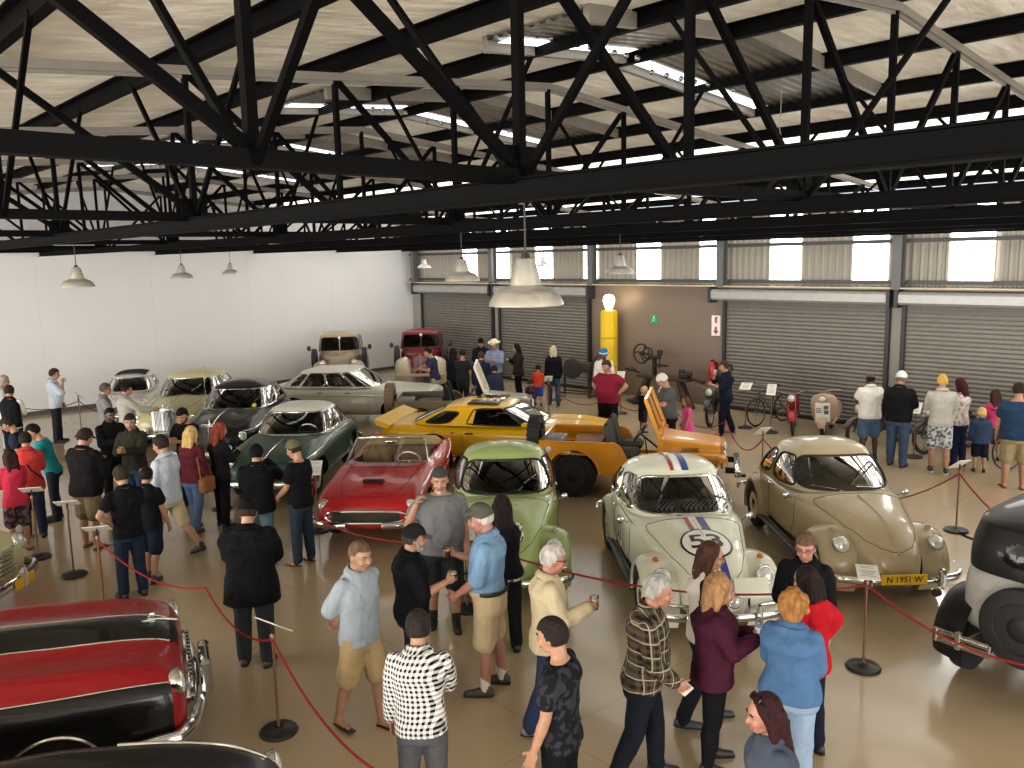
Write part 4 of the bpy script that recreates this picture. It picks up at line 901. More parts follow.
# ---- open utility vehicles
def utility(label, pos, head, col, seatc, spare_dark=True):
    root = thing('utility_vehicle', label, 'car', (*pos, 0), math.radians(head), 'open utility vehicles')
    pm = paint(col)
    m = MB()
    for sd in (1, -1):
        arch = [(-1.02 + .47 * math.cos(t), .40 + .47 * math.sin(t)) for t in np.linspace(.08, math.pi - .08, 22)]
        poly = [(-1.62, .44), (-1.62, 1.0), (-.3, 1.0), (-.2, .95), (.02, .56), (.34, .56), (.42, .66), (.46, 1.06), (.55, 1.06), (.55, .42)] + arch
        slab(m, poly, sd * .74, sd * .70)
        # raised lip around the arch and along the top edge
        m.tube([(x, sd * .75, z) for x, z in arch], .018, 6); m.tube([(-1.62, sd * .74, 1.0), (-.3, sd * .74, 1.0), (-.2, sd * .74, .95), (.02, sd * .74, .56), (.34, sd * .74, .56)], .018, 6)
        m.box((-1.0, sd * .55, .78), (1.2, .34, .03)); m.box((-1.0, sd * .39, .62), (1.2, .02, .34))
    m.box((-.5, 0, .5), (2.2, .78, .03)); m.box((.0, 0, .5), (.9, 1.42, .03)); m.box((-1.61, 0, .75), (.03, 1.46, .52)); m.box((.5, 0, .8), (.03, 1.46, .52))
    m.out('tub', pm, root, sharp=30)
    h = loft_body([(1.52, .62, .75, .93, .42, 4), (1.46, .56, .75, .97, .47, 4.5), (1.2, .54, .75, 1.0, .5, 5), (.5, .52, .75, 1.08, .58, 5)], nb=6).out('bonnet', pm, root)
    me = h.data; bv = bvh_of(me)
    seam(root, bv, [(.55, .85), (1.3, .8)], 'side', n=12); 
    m = MB()
    for k in range(8): m.box((.85 + k * .04, -.53, .86), (.012, .06, .12)); m.box((.85 + k * .04, .53, .86), (.012, .06, .12))
    m.out('bonnet_louvres', plain('#5d4410' if col[1] in 'cd' else '#4a4538', .5), root)
    g = MB().box((1.53, 0, .74), (.04, .84, .42), bev=.015).out('grille_panel', pm, root)
    m = MB()
    for k in range(7): m.box((1.552, -.21 + k * .07, .74), (.01, .035, .3), bev=.004)
    m.out('grille_slots', black(), g)
    for sd in (1, -1):
        headlamp(root, 1.56, sd * .33, .76, .075, 0)
        P = [[(x, y, z) for y in (sd * .48, sd * .76)] + [(x, sd * .765, z - .06)] for x, z in ((1.62, .74), (1.58, .80), (1.45, .845), (1.0, .86), (.72, .82), (.56, .62), (.54, .45))]
        MB().grid(P).out('front_wing', pm, root, sharp=30)
    # raked windscreen frame
    a, b_ = np.array((.5, 0, 1.06)), np.array((.24, 0, 1.76))
    m = MB()
    for sd in (1, -1): m.bar(a + (0, sd * .66, 0), b_ + (0, sd * .64, 0), .05, .06)
    for t in (.0, .12, 1): q = a + (b_ - a) * t; m.bar(q + (0, -.66, 0), q + (0, .66, 0), .05, .05)
    m.bar(a + (0, 0, .06), b_, .03, .03); m.out('windscreen_frame', pm, root, sharp=25)
    MB().grid([[a + (b_ - a) * t + (0, y, 0) for t in (.12, 1)] for y in (-.64, 0, .64)]).out('windscreen', glass(.75), root)
    for y in (-.36, .36):
        mb = MB().box((-.12, y, .76), (.46, .46, .14), bev=.05); mb.out('seat_cushion', fabric(seatc), root)
        MB().box((-.4, y, 1.02), (.11, .46, .58), bev=.045, R=rotm('Y', -14)).out('seat_back', fabric(seatc), root)
    t_ = np.arange(28) / 28 * 6.283; R = rotm('Y', -50); P = np.stack([.2 * np.cos(t_), .2 * np.sin(t_), 0 * t_], -1) @ R.T + (.12, -.36, 1.12)
    mb = MB().tube(P, .016, 6, closed=True); mb.tube([P[7], P[21]], .012, 6); mb.tube([(.12, -.36, 1.12), (.45, -.36, .85)], .02, 6); mb.out('steering_wheel', plain('#181420', .4), root)
    MB().tube([(.25, -.05, .5), (.18, -.05, .95)], .012, 6).ball((.18, -.05, .97), .025).out('gear_lever', black(), root)
    g = MB().box((-1.38, -.42, .98), (.36, .5, .12), bev=.01).out('tool_box', plain('#6f6f6d', .5), root)
    m = MB()
    for k in range(4): m.box((-1.5 + k * .08, -.42, 1.043), (.05, .46, .008))
    m.out('box_slats', plain('#4b4b4b', .5), g)
    MB().box((-.85, 0, .86), (.5, 1.3, .04)).out('load_bed', plain('#7a4a1c' if col[1] in 'cd' else '#3c3730', .7), root)
    o = wheel(root, -1.73, -.35, .37, .2, 'lug', name='spare_wheel'); o.location = (-1.75, -.38, 1.02); o.rotation_euler = (0, 0, math.pi / 2)
    MB().box((-1.65, -.38, .98), (.08, .2, .3)).out('spare_bracket', black(), root)
    for x in (-1.02, 1.06):
        for sd in (1, -1): wheel(root, x, sd * .62, .385, .22, 'lug')
    MB().box((1.78, 0, .52), (.1, 1.36, .13), bev=.02).out('front_bumper', chrome() if spare_dark else plain('#2a2a2a', .5), root)
    for y in (-.4, .4): MB().box((1.7, y, .52), (.24, .06, .1)).out('chassis_rail', black(), root)
    MB().tube([(1.84, -.5, .46), (1.92, -.5, .46)], .03, 8).out('tow_hook', black(), root)
    MB().lathe([(0, 0), (.05, 0), (.055, .01), (.03, .02), (0, .02)], (-1.45, -.742, .86), (0, -1, 0), 18).out('fuel_cap', plain('#cfc9ba', .3), root)
    for x in (1.06, -1.02): MB().tube([(x, -.6, .38), (x, .6, .38)], .05, 8).out('axle', black(), root)
    return root
utility('orange open utility vehicle with grey seats and spare wheel', (-9.26, 11.62), 33, '#cf8a1c', '#4b4a48')
u2 = utility('khaki open utility vehicle with brown spare tyre behind yellow sports coupe', (-14.98, 12.45), 47, '#6f6650', '#20201f', False)
for o in u2.children:
    if o.name.startswith('spare_wheel'):
        me = o.data.copy(); me.materials.clear(); me.materials.append(plain('#6a5843', .8)); o.data = me
    if o.name.startswith('windscreen_frame'): o.data.materials.clear(); o.data.materials.append(plain('#c9c2ac', .4))

# ---- thirties pickup trucks by the corner
def truck(label, pos, head, col, wing, two=None):
    root = thing('pickup_truck', label, 'truck', (*pos, 0), math.radians(head), 'thirties pickup trucks')
    pm, wm = paint(col), paint(wing)
    loft_body([(.42, .5, .8, 1.2, .6, 4), (.3, .5, .8, 1.22, .7, 5), (-.8, .5, .8, 1.22, .74, 6), (-.9, .52, .8, 1.2, .7, 6)], nb=6).out('cab', pm, root)
    H = House((.4, -.9, .72, 1.2, 1.2), (.26, -.86, .64, 1.76, 1.74), nb=6, nr=5, crown=.1, bulge=.02)
    H.build(root, pm, [('F', -.9, .9, .1, .86, 6), ('R', -.5, .5, .3, .8, 5), ('S', .26, -.62, .1, .86, 7)], black(), tint=.15)
    MB().bar((.4, 0, 1.24), (.29, 0, 1.74), .03).out('windscreen_divider', pm, root)
    MB().lathe([(0, 0), (.05, 0), (.05, .01), (0, .01)], (.36, 0, 1.68), (1, 0, .1), 16).out('windscreen_disc', plain('#d8d0c0', .5), root)
    h = loft_body([(1.62, .6, .8, 1.12, .2, 3), (1.56, .56, .8, 1.18, .27, 3), (1.3, .54, .82, 1.2, .32, 3), (.36, .52, .85, 1.22, .6, 3.4)], nb=6)
    h.out('bonnet', pm, root)
    g = MB(); slab(g, [(-.14, .5), (.14, .5), (.25, .85), (.24, 1.1), (.12, 1.18), (-.12, 1.18), (-.24, 1.1), (-.25, .85)], 1.56, 1.66, axis=0); g = g.out('radiator_shell', pm, root, sharp=25)
    m = MB()
    for k in range(11): m.box((1.665, -.2 + k * .04, .86), (.012, .012, .52 - .02 * abs(k - 5)))
    m.box((1.672, 0, .85), (.02, .03, .64)); m.out('grille_bars', plain('#b9aeb0', .3, .6), g)
    MB().tube([(1.6, 0, 1.18), (1.64, 0, 1.26), (1.5, 0, 1.22)], .015).out('mascot', chrome(), root)
    for sd in (1, -1):
        f = fender(1.2, .42, .5, lambda a: .56 + (.3 * max(0, (a - 90) / 100)**1.4 if a > 90 else .03), .56, .84, -28, 186, .36, -75); f[..., 1] *= sd; MB().grid(f).out('front_wing', wm, root, sharp=60)
        f = fender(-1.45, .42, .5, lambda a: .54, .66, .88, -8, 188, .38, -75); f[..., 1] *= sd; MB().grid(f).out('rear_wing', wm, root, sharp=60)
        MB().box((-.2, sd * .74, .36), (1.5, .26, .05), bev=.01).out('running_board', black(), root)
        m = MB().lathe([(.02, -.22), (.07, -.17), (.105, -.06), (.115, 0), (.1, .005)], (1.42, sd * .5, .95), (1, 0, 0), 22).out('headlamp', wm, root)
        MB().lathe([(.1, 0), (.07, .03), (0, .04)], (1.42, sd * .5, .95), (1, 0, 0), 22).out('lens', plain('#d6d8d2', .1, .4), m)
        MB().tube([(1.4, sd * .5, .85), (1.4, sd * .48, .6)], .025).out('lamp_bracket', black(), root)
        w = wheel(root, .55, sd * .86, .38, .16, 'truck', name='spare_wheel'); w.location = (.62, sd * .82, .98)
        for x in (1.2, -1.45): wheel(root, x, sd * .68, .40, .17, 'truck')
        MB().tube([(.38, sd * .76, 1.25), (.5, sd * .98, 1.32)], .012).ball((.5, sd * 1.0, 1.36), (.02, .07, .09)).out('mirror', black(), root)
    bumper(root, 1.92, .8, .5, .04, .05, .06, .04, 1, wm if two else steel('#6d6a66'))
    m = MB()
    m.box((-1.5, 0, .68), (1.0, 1.1, .04))
    for sd in (1, -1): m.box((-1.5, sd * .56, .88), (1.0, .04, .42)); 
    m.box((-1.98, 0, .88), (.04, 1.12, .42)); m.box((-1.02, 0, .88), (.04, 1.12, .42)); m.out('load_bed', pm, root)
    m = MB()
    for sd in (1, -1): m.box((-.1, sd * .4, .5), (3.6, .08, .1))
    m.out('chassis', black(), root)
truck('beige thirties pickup truck with dark side spare wheels by the white wall', (-24.62, 14.95), 325, '#a09076', '#97886e')
truck('dark red thirties pickup truck with beige front wings in the corner', (-23.1, 17.25), 321, '#6e1722', '#a99c84', True)

# ---- vintage tourer cut by the right edge, seen from behind
def tourer(label, pos, head):
    root = thing('vintage_tourer', label, 'car', (*pos, 0), math.radians(head))
    gm = paint('#a3a19b'); bl = plain('#08080a', .5, 0, .15)
    loft_body([(-1.62, .62, .8, 1.0, .5, 3.5), (-1.55, .56, .85, 1.18, .62, 4), (-1.2, .5, .9, 1.26, .72, 5), (-.2, .48, .9, 1.26, .74, 5), (.4, .48, .9, 1.22, .68, 5), (.9, .5, .9, 1.14, .5, 4)], nb=6).out('body_tub', gm, root)
    loft_body([(2.2, .6, .8, 1.1, .3, 4), (2.1, .56, .8, 1.13, .34, 5), (.85, .5, .85, 1.18, .52, 5)], nb=6).out('bonnet', gm, root)
    H = House((.55, -1.6, .74, 1.18, 1.16), (.35, -1.5, .70, 1.66, 1.6), nb=4.5, nr=4, crown=.12, bulge=.03)
    H.build(root, bl, [('R', -.42, .42, .28, .78, 2.3), ('F', -.9, .9, .08, .9, 7), ('S', .3, -.6, .1, .86, 7)], None, mroof=plain('#8d8c8a', .45), tint=.5)
    m = MB()
    for k in range(9):
        for sd in (1, -1): m.ball((-1.3 + k * .2 - .28 * (k < 1), sd * .735, 1.18), .012, nu=5, nv=6)
    m.out('hood_studs', chrome(), root)
    for sd in (1, -1):
        f = fender(-1.25, .40, .5, lambda a: .52 + .1 * max(0, (80 - a) / 90), .52, .86, -12, 196, .40); f[..., 1] *= sd; MB().grid(f).out('rear_wing', bl, root, sharp=60)
        f = fender(1.75, .40, .5, lambda a: .52 + .2 * max(0, (a - 95) / 95)**1.4, .5, .86, -14, 186, .40); f[..., 1] *= sd; MB().grid(f).out('front_wing', bl, root, sharp=60)
        MB().box((.25, sd * .78, .35), (1.7, .26, .04)).out('running_board', bl, root)
        for x in (-1.25, 1.75): wheel(root, x, sd * .68, .385, .15, 'dark')
        # split rear bumper: two bars with end pieces
        b_ = MB()
        for z in (.47, .55): b_.tube([(-1.85, sd * .22, z), (-1.85, sd * .74, z)], .012, 8, h=.03)
        for y in (.23, .73): b_.box((-1.85, sd * y, .51), (.04, .03, .14), bev=.008)
        b_.box((-1.84, sd * .52, .51), (.06, .05, .18), bev=.01); b_.tube([(-1.84, sd * .5, .5), (-1.45, sd * .45, .52)], .025); b_.out('rear_bumper', steel('#b8b5ae', .25), root)
        MB().lathe([(.03, 0), (.045, .02), (.04, .06), (0, .06)], (-1.75, sd * .78, .9), (-1, 0, 0), 14).out('tail_lamp', plain('#2a1515', .3), root)
        headlamp(root, 2.28, sd * .36, .95, .12, 0)
    MB().tube([(-1.0, .76, 1.24), (-1.0, .92, 1.26), (-1.06, .95, 1.3), (-.9, .95, 1.27)], .014).out('hood_lever', black(), root)
    w = wheel(root, 0, 0, .37, .14, 'dark', name='spare_wheel'); w.location = (-1.76, 0, .8); w.rotation_euler = (0, 0, math.pi / 2)
    MB().tube([(-1.62, 0, .78), (-1.8, 0, .78)], .06).out('spare_carrier', black(), root)
    m = MB()
    for sd in (1, -1): m.box((.2, sd * .38, .47), (3.6, .07, .12))
    m.out('chassis', black(), root)
    g = MB().box((2.25, 0, .83), (.06, .6, .62), bev=.03).out('radiator_shell', chrome(), root)
tourer('vintage grey tourer with black hood and rear spare wheel at the right edge', (-1.83, 9.91), 82)

# ---- two-wheelers in front of the roller doors
def spoked(root, x, r, tw=.02, name='wheel', steer=0):
    a = np.arange(40) / 40 * 6.283
    o = MB().tube(np.stack([r * np.cos(a), 0 * a, r * np.sin(a)], -1), tw, 8, closed=True, up=(0, 1, 0)).out(name, rubber(), root, loc=(x, 0, r + tw)); o.rotation_euler = (0, 0, math.radians(steer))
    m = MB().tube(np.stack([(r - tw * .9) * np.cos(a), 0 * a, (r - tw * .9) * np.sin(a)], -1), tw * .55, 6, closed=True, up=(0, 1, 0)); m.tube([(0, -.05, 0), (0, .05, 0)], .03 if tw > .03 else .02)
    for k in range(18): t = k / 18 * 6.283; m.tube([(.02 * math.cos(t + .5), .03 * (-1)**k, .02 * math.sin(t + .5)), ((r - tw) * math.cos(t), 0, (r - tw) * math.sin(t))], .003, 4)
    m.out('rim', steel('#8a867e'), o)
    return o
def bike(name, label, cat, pos, head, col, kind, lean=4):
    root = thing(name, label, cat, (*pos, 0), math.radians(head), 'two-wheelers along the far wall'); root.rotation_euler = (math.radians(lean), 0, math.radians(head))
    c = paint(col); d = plain('#25231f', .5)
    if kind == 'bicycle':
        r = .33
        spoked(root, .52, r, .018); spoked(root, -.52, r, .018)
        m = MB()
        for p, q in (((-.52, 0, .35), (-.1, 0, .28)), ((-.52, 0, .35), (-.18, 0, .82)), ((-.1, 0, .28), (-.2, 0, .9)), ((-.1, 0, .28), (.34, 0, .78)), ((-.18, 0, .8), (.33, 0, .86)), ((.52, .05, .35), (.36, .03, .8)), ((.52, -.05, .35), (.36, -.03, .8)), ((.36, 0, .76), (.32, 0, 1.0))): m.tube([p, q], .016, 6)
        m.out('frame', c, root)
        MB().tube([(.2, .3, .98), (.3, .26, 1.0), (.34, .1, 1.02), (.34, -.1, 1.02), (.3, -.26, 1.0), (.2, -.3, .98)], .013, 6).out('handlebar', steel(), root)
        MB().box((-.22, 0, .93), (.26, .16, .06), bev=.025).out('saddle', black(), root)
        m = MB().lathe([(.09, -.01), (.095, 0), (.09, .01)], (-.1, .05, .28), (0, 1, 0), 20); m.tube([(-.1, .06, .28), (.0, .08, .16)], .01); m.tube([(-.1, -.06, .28), (-.2, -.08, .4)], .01); m.box((.0, .12, .16), (.09, .09, .02)); m.box((-.2, -.12, .4), (.09, .09, .02)); m.out('crank', d, root)
    elif kind == 'scooter':
        spoked(root, .58, .19, .045); spoked(root, -.6, .19, .045)
        sh = MB(); P = []
        for z in np.linspace(0, 1, 14):
            w = .3 * (1 - (2 * z - 1)**4)**.5 * (.75 + .25 * z) + .012
            P.append([(.42 - .12 * z + .09 * (1 - u * u), w * u, .28 + .72 * z) for u in np.linspace(-1, 1, 12)])
        sh.grid(P); P2 = [[np.array(q) - (.02, 0, 0) for q in row] for row in P]; sh.grid(P2); sh.out('leg_shield', paint(col), root)
        MB().box((0, 0, .3), (.85, .42, .05), bev=.02).out('footboard', c, root)
        loft_body([(-.2, .3, .5, .72, .1, 3), (-.35, .28, .5, .74, .24, 3), (-.75, .28, .5, .7, .24, 2.6), (-.95, .32, .45, .56, .08, 2.2)]).out('rear_cowl', c, root)
        MB().box((-.5, 0, .78), (.5, .26, .09), bev=.035).out('saddle', black(), root)
        m = MB().tube([(.58, 0, .24), (.38, 0, .7), (.3, 0, 1.0)], .028); m.out('steering_column', d, root)
        MB().tube([(.2, .36, 1.04), (.3, .2, 1.06), (.32, 0, 1.03), (.3, -.2, 1.06), (.2, -.36, 1.04)], .016, 6).out('handlebar', steel(), root)
        headlamp(root, .52, 0, .88, .07, 4)
        b_ = MB().box((.545, 0, .58), (.012, .32, .44), R=rotm('Y', -9)).out('poster', plain('#dedcd3', .6), root)
        m = MB()
        for k in range(5): m.box((.556 - (k - 2) * .009, -.08, .66 - k * .045 + .02), (.008, .11, .02), R=rotm('Y', -9))
        for k in range(3): m.box((.558 - (k - 1) * .02, .08, .7 - k * .11), (.008, .1, .085), R=rotm('Y', -9))
        m.out('poster_pictures', plain('#59595c', .6), b_)
        f = fender(.58, .22, 0, lambda a: .27, 0, .09, 10, 170, .25); MB().grid(f).grid(f * (1, -1, 1)).out('front_mudguard', c, root)
    else:
        r = .30 if kind == 'moto' else .25; tw = .04 if kind == 'moto' else .03
        spoked(root, .66, r, tw); spoked(root, -.62, r, tw)
        m = MB()
        for sd in (1, -1): m.tube([(.66, sd * .08, r + tw), (.46, sd * .08, .86)], .022, 8); m.tube([(-.62, sd * .09, r + tw), (-.1, sd * .09, .34)], .018, 6); m.tube([(-.62, sd * .1, r + tw), (-.5, sd * .11, .72)], .02, 6)
        m.tube([(.46, 0, .84), (.34, 0, .45), (.1, 0, .26), (-.15, 0, .3), (-.2, 0, .66), (.42, 0, .74)], .024, 8); m.out('frame', d if kind == 'moto' else c, root)
        loft_body([(.42, .66, .76, .84, .05, 2.4), (.3, .64, .76, .9, .12, 2.6), (.0, .64, .74, .86, .12, 2.6), (-.16, .66, .72, .78, .05, 2.4)]).out('fuel_tank', c, root)
        MB().box((-.38, 0, .76), (.46, .26, .1), bev=.04).out('saddle', black(), root)
        e = MB().box((.06, 0, .4), (.3, .22, .2), bev=.04)
        for k in range(5): e.box((.12, 0, .52 + k * .025), (.17, .19, .012))
        e.out('engine', steel('#55524d', .5), root)
        MB().tube([(.2, -.12, .5), (.24, -.14, .3), (-.2, -.15, .28), (-.75, -.15, .32)], .03, 8).out('exhaust_pipe', chrome(), root)
        for x in (.66, -.62):
            f = fender(x, r + tw, 0, lambda a: r + tw + .03, 0, .07, 20, 175, r + tw + .005); MB().grid(f).grid(f * (1, -1, 1)).out('mudguard', c, root)
        MB().tube([(.24, .38, .98), (.36, .3, 1.0), (.44, .1, .94), (.44, -.1, .94), (.36, -.3, 1.0), (.24, -.38, .98)], .014, 6).out('handlebar', steel(), root)
        headlamp(root, .6, 0, .86, .085, 0)
        MB().box((-.8, 0, .62), (.02, .16, .1)).out('rear_plate', plain('#8f8b80', .5), root)
    return root
bike('motorcycle', 'dark old motorcycle behind the woman in navy with a phone', 'motorcycle', (-11.55, 17.75), 290, '#2b2926', 'moto')
bike('bicycle', 'old bicycle leaning before the middle roller door', 'bicycle', (-10.48, 18.47), 262, '#3b3833', 'bicycle')
bike('moped', 'small red moped with chrome fork before the middle roller door', 'moped', (-9.69, 18.19), 296, '#9a2024', 'moped')
bike('motor_scooter', 'beige motor scooter with poster on its leg shield', 'scooter', (-8.93, 18.34), 288, '#a88f78', 'scooter')
bike('motorcycle', 'dark motorcycle half hidden behind man in white polo shirt', 'motorcycle', (-7.57, 17.93), 255, '#3a2c28', 'moto')
bike('motorcycle', 'black motorcycle hidden between the black jumper man and grey hoodie boy', 'motorcycle', (-6.28, 18.32), 250, '#15151a', 'moto')
bike('bicycle', 'pale framed bicycle at the right edge beside the man in navy', 'bicycle', (-4.62, 17.85), 240, '#8f8a7c', 'bicycle')

# ---- antique machines by the brown wall
def machine():
    t = thing('antique_machine', 'old iron machine with spoked flywheel on a timber trestle', 'machine', (-13.85, 18.75, 0), 0); t.scale = (.82, .82, .82)
    w = plain('#3d2f26', .7); ir = plain('#37302b', .5, .6)
    for x, sx in ((-1.0, -.4), (-1.0, -.4), (.7, .35), (.7, .35)): pass
    for x, dx in ((-.75, -.45), (.55, .4)):
        for y, dy in ((-.1, -.22), (.1, .22)): MB().bar((x, y, .95), (x + dx, dy, 0), .1, .12).out('leg', w, t)
    MB().box((-.1, 0, .98), (2.1, .34, .1), bev=.015).out('bench_beam', w, t)
    MB().box((-1.1, -.1, .1), (.7, .5, .08)).out('foot_plank', w, t)
    m = MB().bar((-.5, 0, 1.02), (-.5, 0, 1.62), .1, .12); m.box((-.5, 0, 1.66), (.5, .14, .12), bev=.03); m.box((-.28, 0, 1.82), (.16, .14, .22), bev=.03); m.tube([(-.28, 0, 1.72), (-.28, 0, 1.3)], .03); m.box((-.25, 0, 1.38), (.5, .2, .04)); m.bar((-.5, 0, 1.42), (.05, 0, 1.4), .05); m.out('drill_column', ir, t)
    a = np.arange(36) / 36 * 6.283; g = MB().tube(np.stack([-1.05 + .33 * np.cos(a), 0 * a - .02, 1.75 + .33 * np.sin(a)], -1), .032, 8, closed=True, up=(0, 1, 0))
    for k in range(3):
        th = k / 3 * 6.283 + .4; P = [(-1.05 + r * math.cos(th + r * 2.2), -.02, 1.75 + r * math.sin(th + r * 2.2)) for r in np.linspace(.04, .32, 8)]; g.tube(P, .025, 6)
    g.lathe([(.0, -.06), (.07, -.06), (.07, .06), (0, .06)], (-1.05, 0, 1.75), (0, 1, 0), 14); g.tube([(-1.05, 0, 1.75), (-.5, 0, 1.68)], .03); g.tube([(-.83, -.05, 2.06), (-.83, -.2, 2.06)], .015); g.out('flywheel', ir, t)
    a2 = np.arange(28) / 28 * 6.283; g = MB().tube(np.stack([-.84 + .2 * np.cos(a2), 0 * a2 + .08, 1.76 + .2 * np.sin(a2)], -1), .03, 6, closed=True, up=(0, 1, 0)); g.tube([(-1.03, .08, 1.76), (-.65, .08, 1.76)], .02); g.out('gear_wheel', ir, t)
    m = MB().box((.75, 0, 1.12), (.34, .3, .2), bev=.05); m.ball((.9, 0, 1.2), (.16, .12, .12)); m.ball((.6, .05, 1.22), (.12, .1, .12)); m.tube([(.9, 0, 1.05), (1.5, -.05, .98)], .04); m.lathe([(.0, -.05), (.06, -.05), (.06, .05), (0, .05)], (1.5, -.05, .98), (1, 0, 0)); m.out('anvil_block', ir, t)
    m = MB().tube([(-1.15, 0, 1.08), (-1.7, -.05, 1.16)], .035); m.box((-1.5, 0, 1.14), (.3, .2, .1), bev=.03); m.box((-1.65, -.03, 1.18), (.2, .12, .08), bev=.02); m.tube([(-1.3, .05, 1.1), (-1.6, .1, 1.25)], .02); m.out('vice', ir, t)
machine()
t = thing('grindstone', 'treadle grindstone in an iron frame before the roller door beside yellow pump', 'machine', (-16.95, 18.45, 0), 12 * math.pi / 180)
m = MB()
for x in (-.55, .55):
    for y in (-.2, .2): m.bar((x, y, 0), (x, y, .8), .05)
    m.bar((x, -.2, .06), (x, .2, .06), .05)
for y in (-.2, .2): m.bar((-.58, y, .8), (.58, y, .8), .06); m.bar((-.55, y, .12), (.55, y, .12), .04)
m.out('stand', plain('#2b2826', .6), t)
MB().lathe([(0, -.06), (.3, -.06), (.31, -.04), (.31, .04), (.3, .06), (0, .06)], (-.15, 0, .84), (0, 1, 0), 32).out('stone_wheel', plain('#3a3632', .8), t)
MB().tube([(-.15, -.2, .84), (-.15, .26, .84), (.02, .26, .84)], .018).out('axle', plain('#4a4643', .5, .5), t)
MB().lathe([(0, 0), (.16, .02), (.2, .2), (.2, .22), (0, .22)], (.3, 0, .82), (0, 0, 1)).out('water_pan', plain('#3b3430', .6), t)
t = thing('petrol_pump', 'tall yellow petrol pump with glowing white globe', 'petrol pump', (-16.3, 19.2, 0))
MB().lathe([(0, 0), (.34, 0), (.34, .12), (.29, .16), (.26, .2), (.26, 2.5), (.24, 2.57), (.16, 2.6), (0, 2.61)], seg=36).out('column', paint('#d8b411'), t)
MB().lathe([(.1, 2.6), (.11, 2.66), (.155, 2.78), (.18, 2.87), (.165, 2.98), (.1, 3.05), (0, 3.07)], seg=28).out('globe_lamp', emit('#fff3cf', 5), t)
m = MB().lathe([(.265, 1.75), (.275, 1.77), (.265, 1.79)], seg=36); m.lathe([(.265, .9), (.275, .92), (.265, .94)], seg=36); m.out('bands', plain('#b8980e', .4), t)
m = MB().tube([(-.2, -.2, 1.35), (-.26, -.32, 1.1), (-.22, -.42, .5), (-.1, -.4, .35), (.05, -.38, .6)], .022); m.out('hose', black(), t)
MB().box((-.05, -.27, 1.12), (.14, .05, .3), bev=.015).out('gauge_plate', plain('#7a2b20', .5), t)
pl = bpy.data.lights.new('globe_light', 'POINT'); pl.energy = 8; pl.color = (1, .72, .35); pl.shadow_soft_size = .2; po = bpy.data.objects.new('globe_light', pl); COL.objects.link(po); po.location = (-15.8, 19.3, 3.0)

# ---- rope posts with information boards
brass = plain('#7d5a44', .35, .5); woodp = plain('#8a7a66', .5)
def post(x, y, h=.93, label='', card=None, board=None):
    """card: (heading the card faces, tilt from level, drop, width)"""
    t = thing('barrier_post', label, 'barrier post', (x, y, 0), 0, 'rope barrier posts')
    MB().lathe([(0, 0), (.17, 0), (.175, .012), (.16, .03), (.06, .045), (.045, .06), (.0, .06)], seg=32).out('base', plain('#17171a', .45), t)
    MB().lathe([(.013, .04), (.013, h - .03), (.024, h - .03), (.026, h), (.012, h + .02), (0, h + .02)], seg=14).out('pole', brass, t)
    if card:
        hd, tilt, w, d = card
        R = rotm('Z', hd) @ rotm('Y', 90 - tilt)
        o = MB().box((0, 0, 0), (d, w, .008), R=R).out('information_card', plain('#d8d5cc', .5), t, loc=(0.02 * math.cos(math.radians(hd)), .02 * math.sin(math.radians(hd)), h + .1))
        m = MB()
        for k in range(7):
            if k == 2: continue
            V = np.array(((-d * .38 + k * d * .11, 0, .006))) @ R.T; m.box(V, (d * .025, w * (.7 - .13 * (k % 3)), .002), R=R)
        m.out('printed_lines', plain('#8d8b88', .6), o)
        MB().bar((0, 0, h - .02), (0, 0, h + .1), .02).out('card_clip', black(), t)
    return t
# ------------------------------------------------------------------ people
from mathutils import noise as _nz
def nz(p): return _nz.noise(p)
def hand_proto(curl):
    m = MB()
    m.ball((0, 0, .045), (.015, .040, .052)); m.cap((0, 0, -.03), .026, (0, 0, .03), .024)
    for i, (t, L) in enumerate(((.031, .072), (.011, .08), (-.01, .075), (-.029, .058))):
        p = np.array((0., t, .086)); a = math.radians(curl * (.35 + .08 * i)); L1, L2 = L * .5, L * .5
        q = p + np.array((math.sin(a) * L1, t * .12, math.cos(a) * L1)); a2 = a + math.radians(curl * .75)
        r_ = q + np.array((math.sin(a2) * L2, t * .05, math.cos(a2) * L2))
        m.cap(p - (0, t * .2, .03), .0105, q, .0093); m.cap(q, .0093, r_, .0078)
    p = np.array((.004, .034, .028)); q = p + (.014, .028, .032); r_ = q + (.016 + curl * .0002, .006, .03); m.cap(p - (0, .02, .01), .016, q, .011); m.cap(q, .011, r_, .0085)
    r = remesh(m, .0052, 2); a = arrays(r); bpy.data.meshes.remove(r); return a
HAND = {0: hand_proto(26), 1: hand_proto(88)}
def unit(v): v = np.asarray(v, float); return v / (np.linalg.norm(v) + 1e-9)
ARM = {'down': (6, 8, 12, 10), 'fwd': (28, 6, 85, 35), 'phone': (38, 6, 100, 50), 'hold': (20, 8, 92, 12), 'back': (-30, 4, 66, 84), 'hip': (-18, 42, 92, 62), 'raise': (22, 32, 150, -10), 'chin': (42, 8, 132, 22),
       'swingf': (24, 8, 22, 5), 'swingb': (-22, 8, 12, 0), 'pocket': (-8, 16, 42, 18), 'reach': (52, 10, 30, 12), 'cross': (24, 12, 98, 76), 'lens': (62, 12, 118, 40), 'low': (14, 6, 42, 30)}
LEG = {'stand': ((2, 3), (-2, 3)), 'walk': ((22, 8), (-18, 22)), 'wide': ((4, 4), (-4, 5)), 'step': ((12, 10), (-9, 12))}
BUILD_LOG = {}
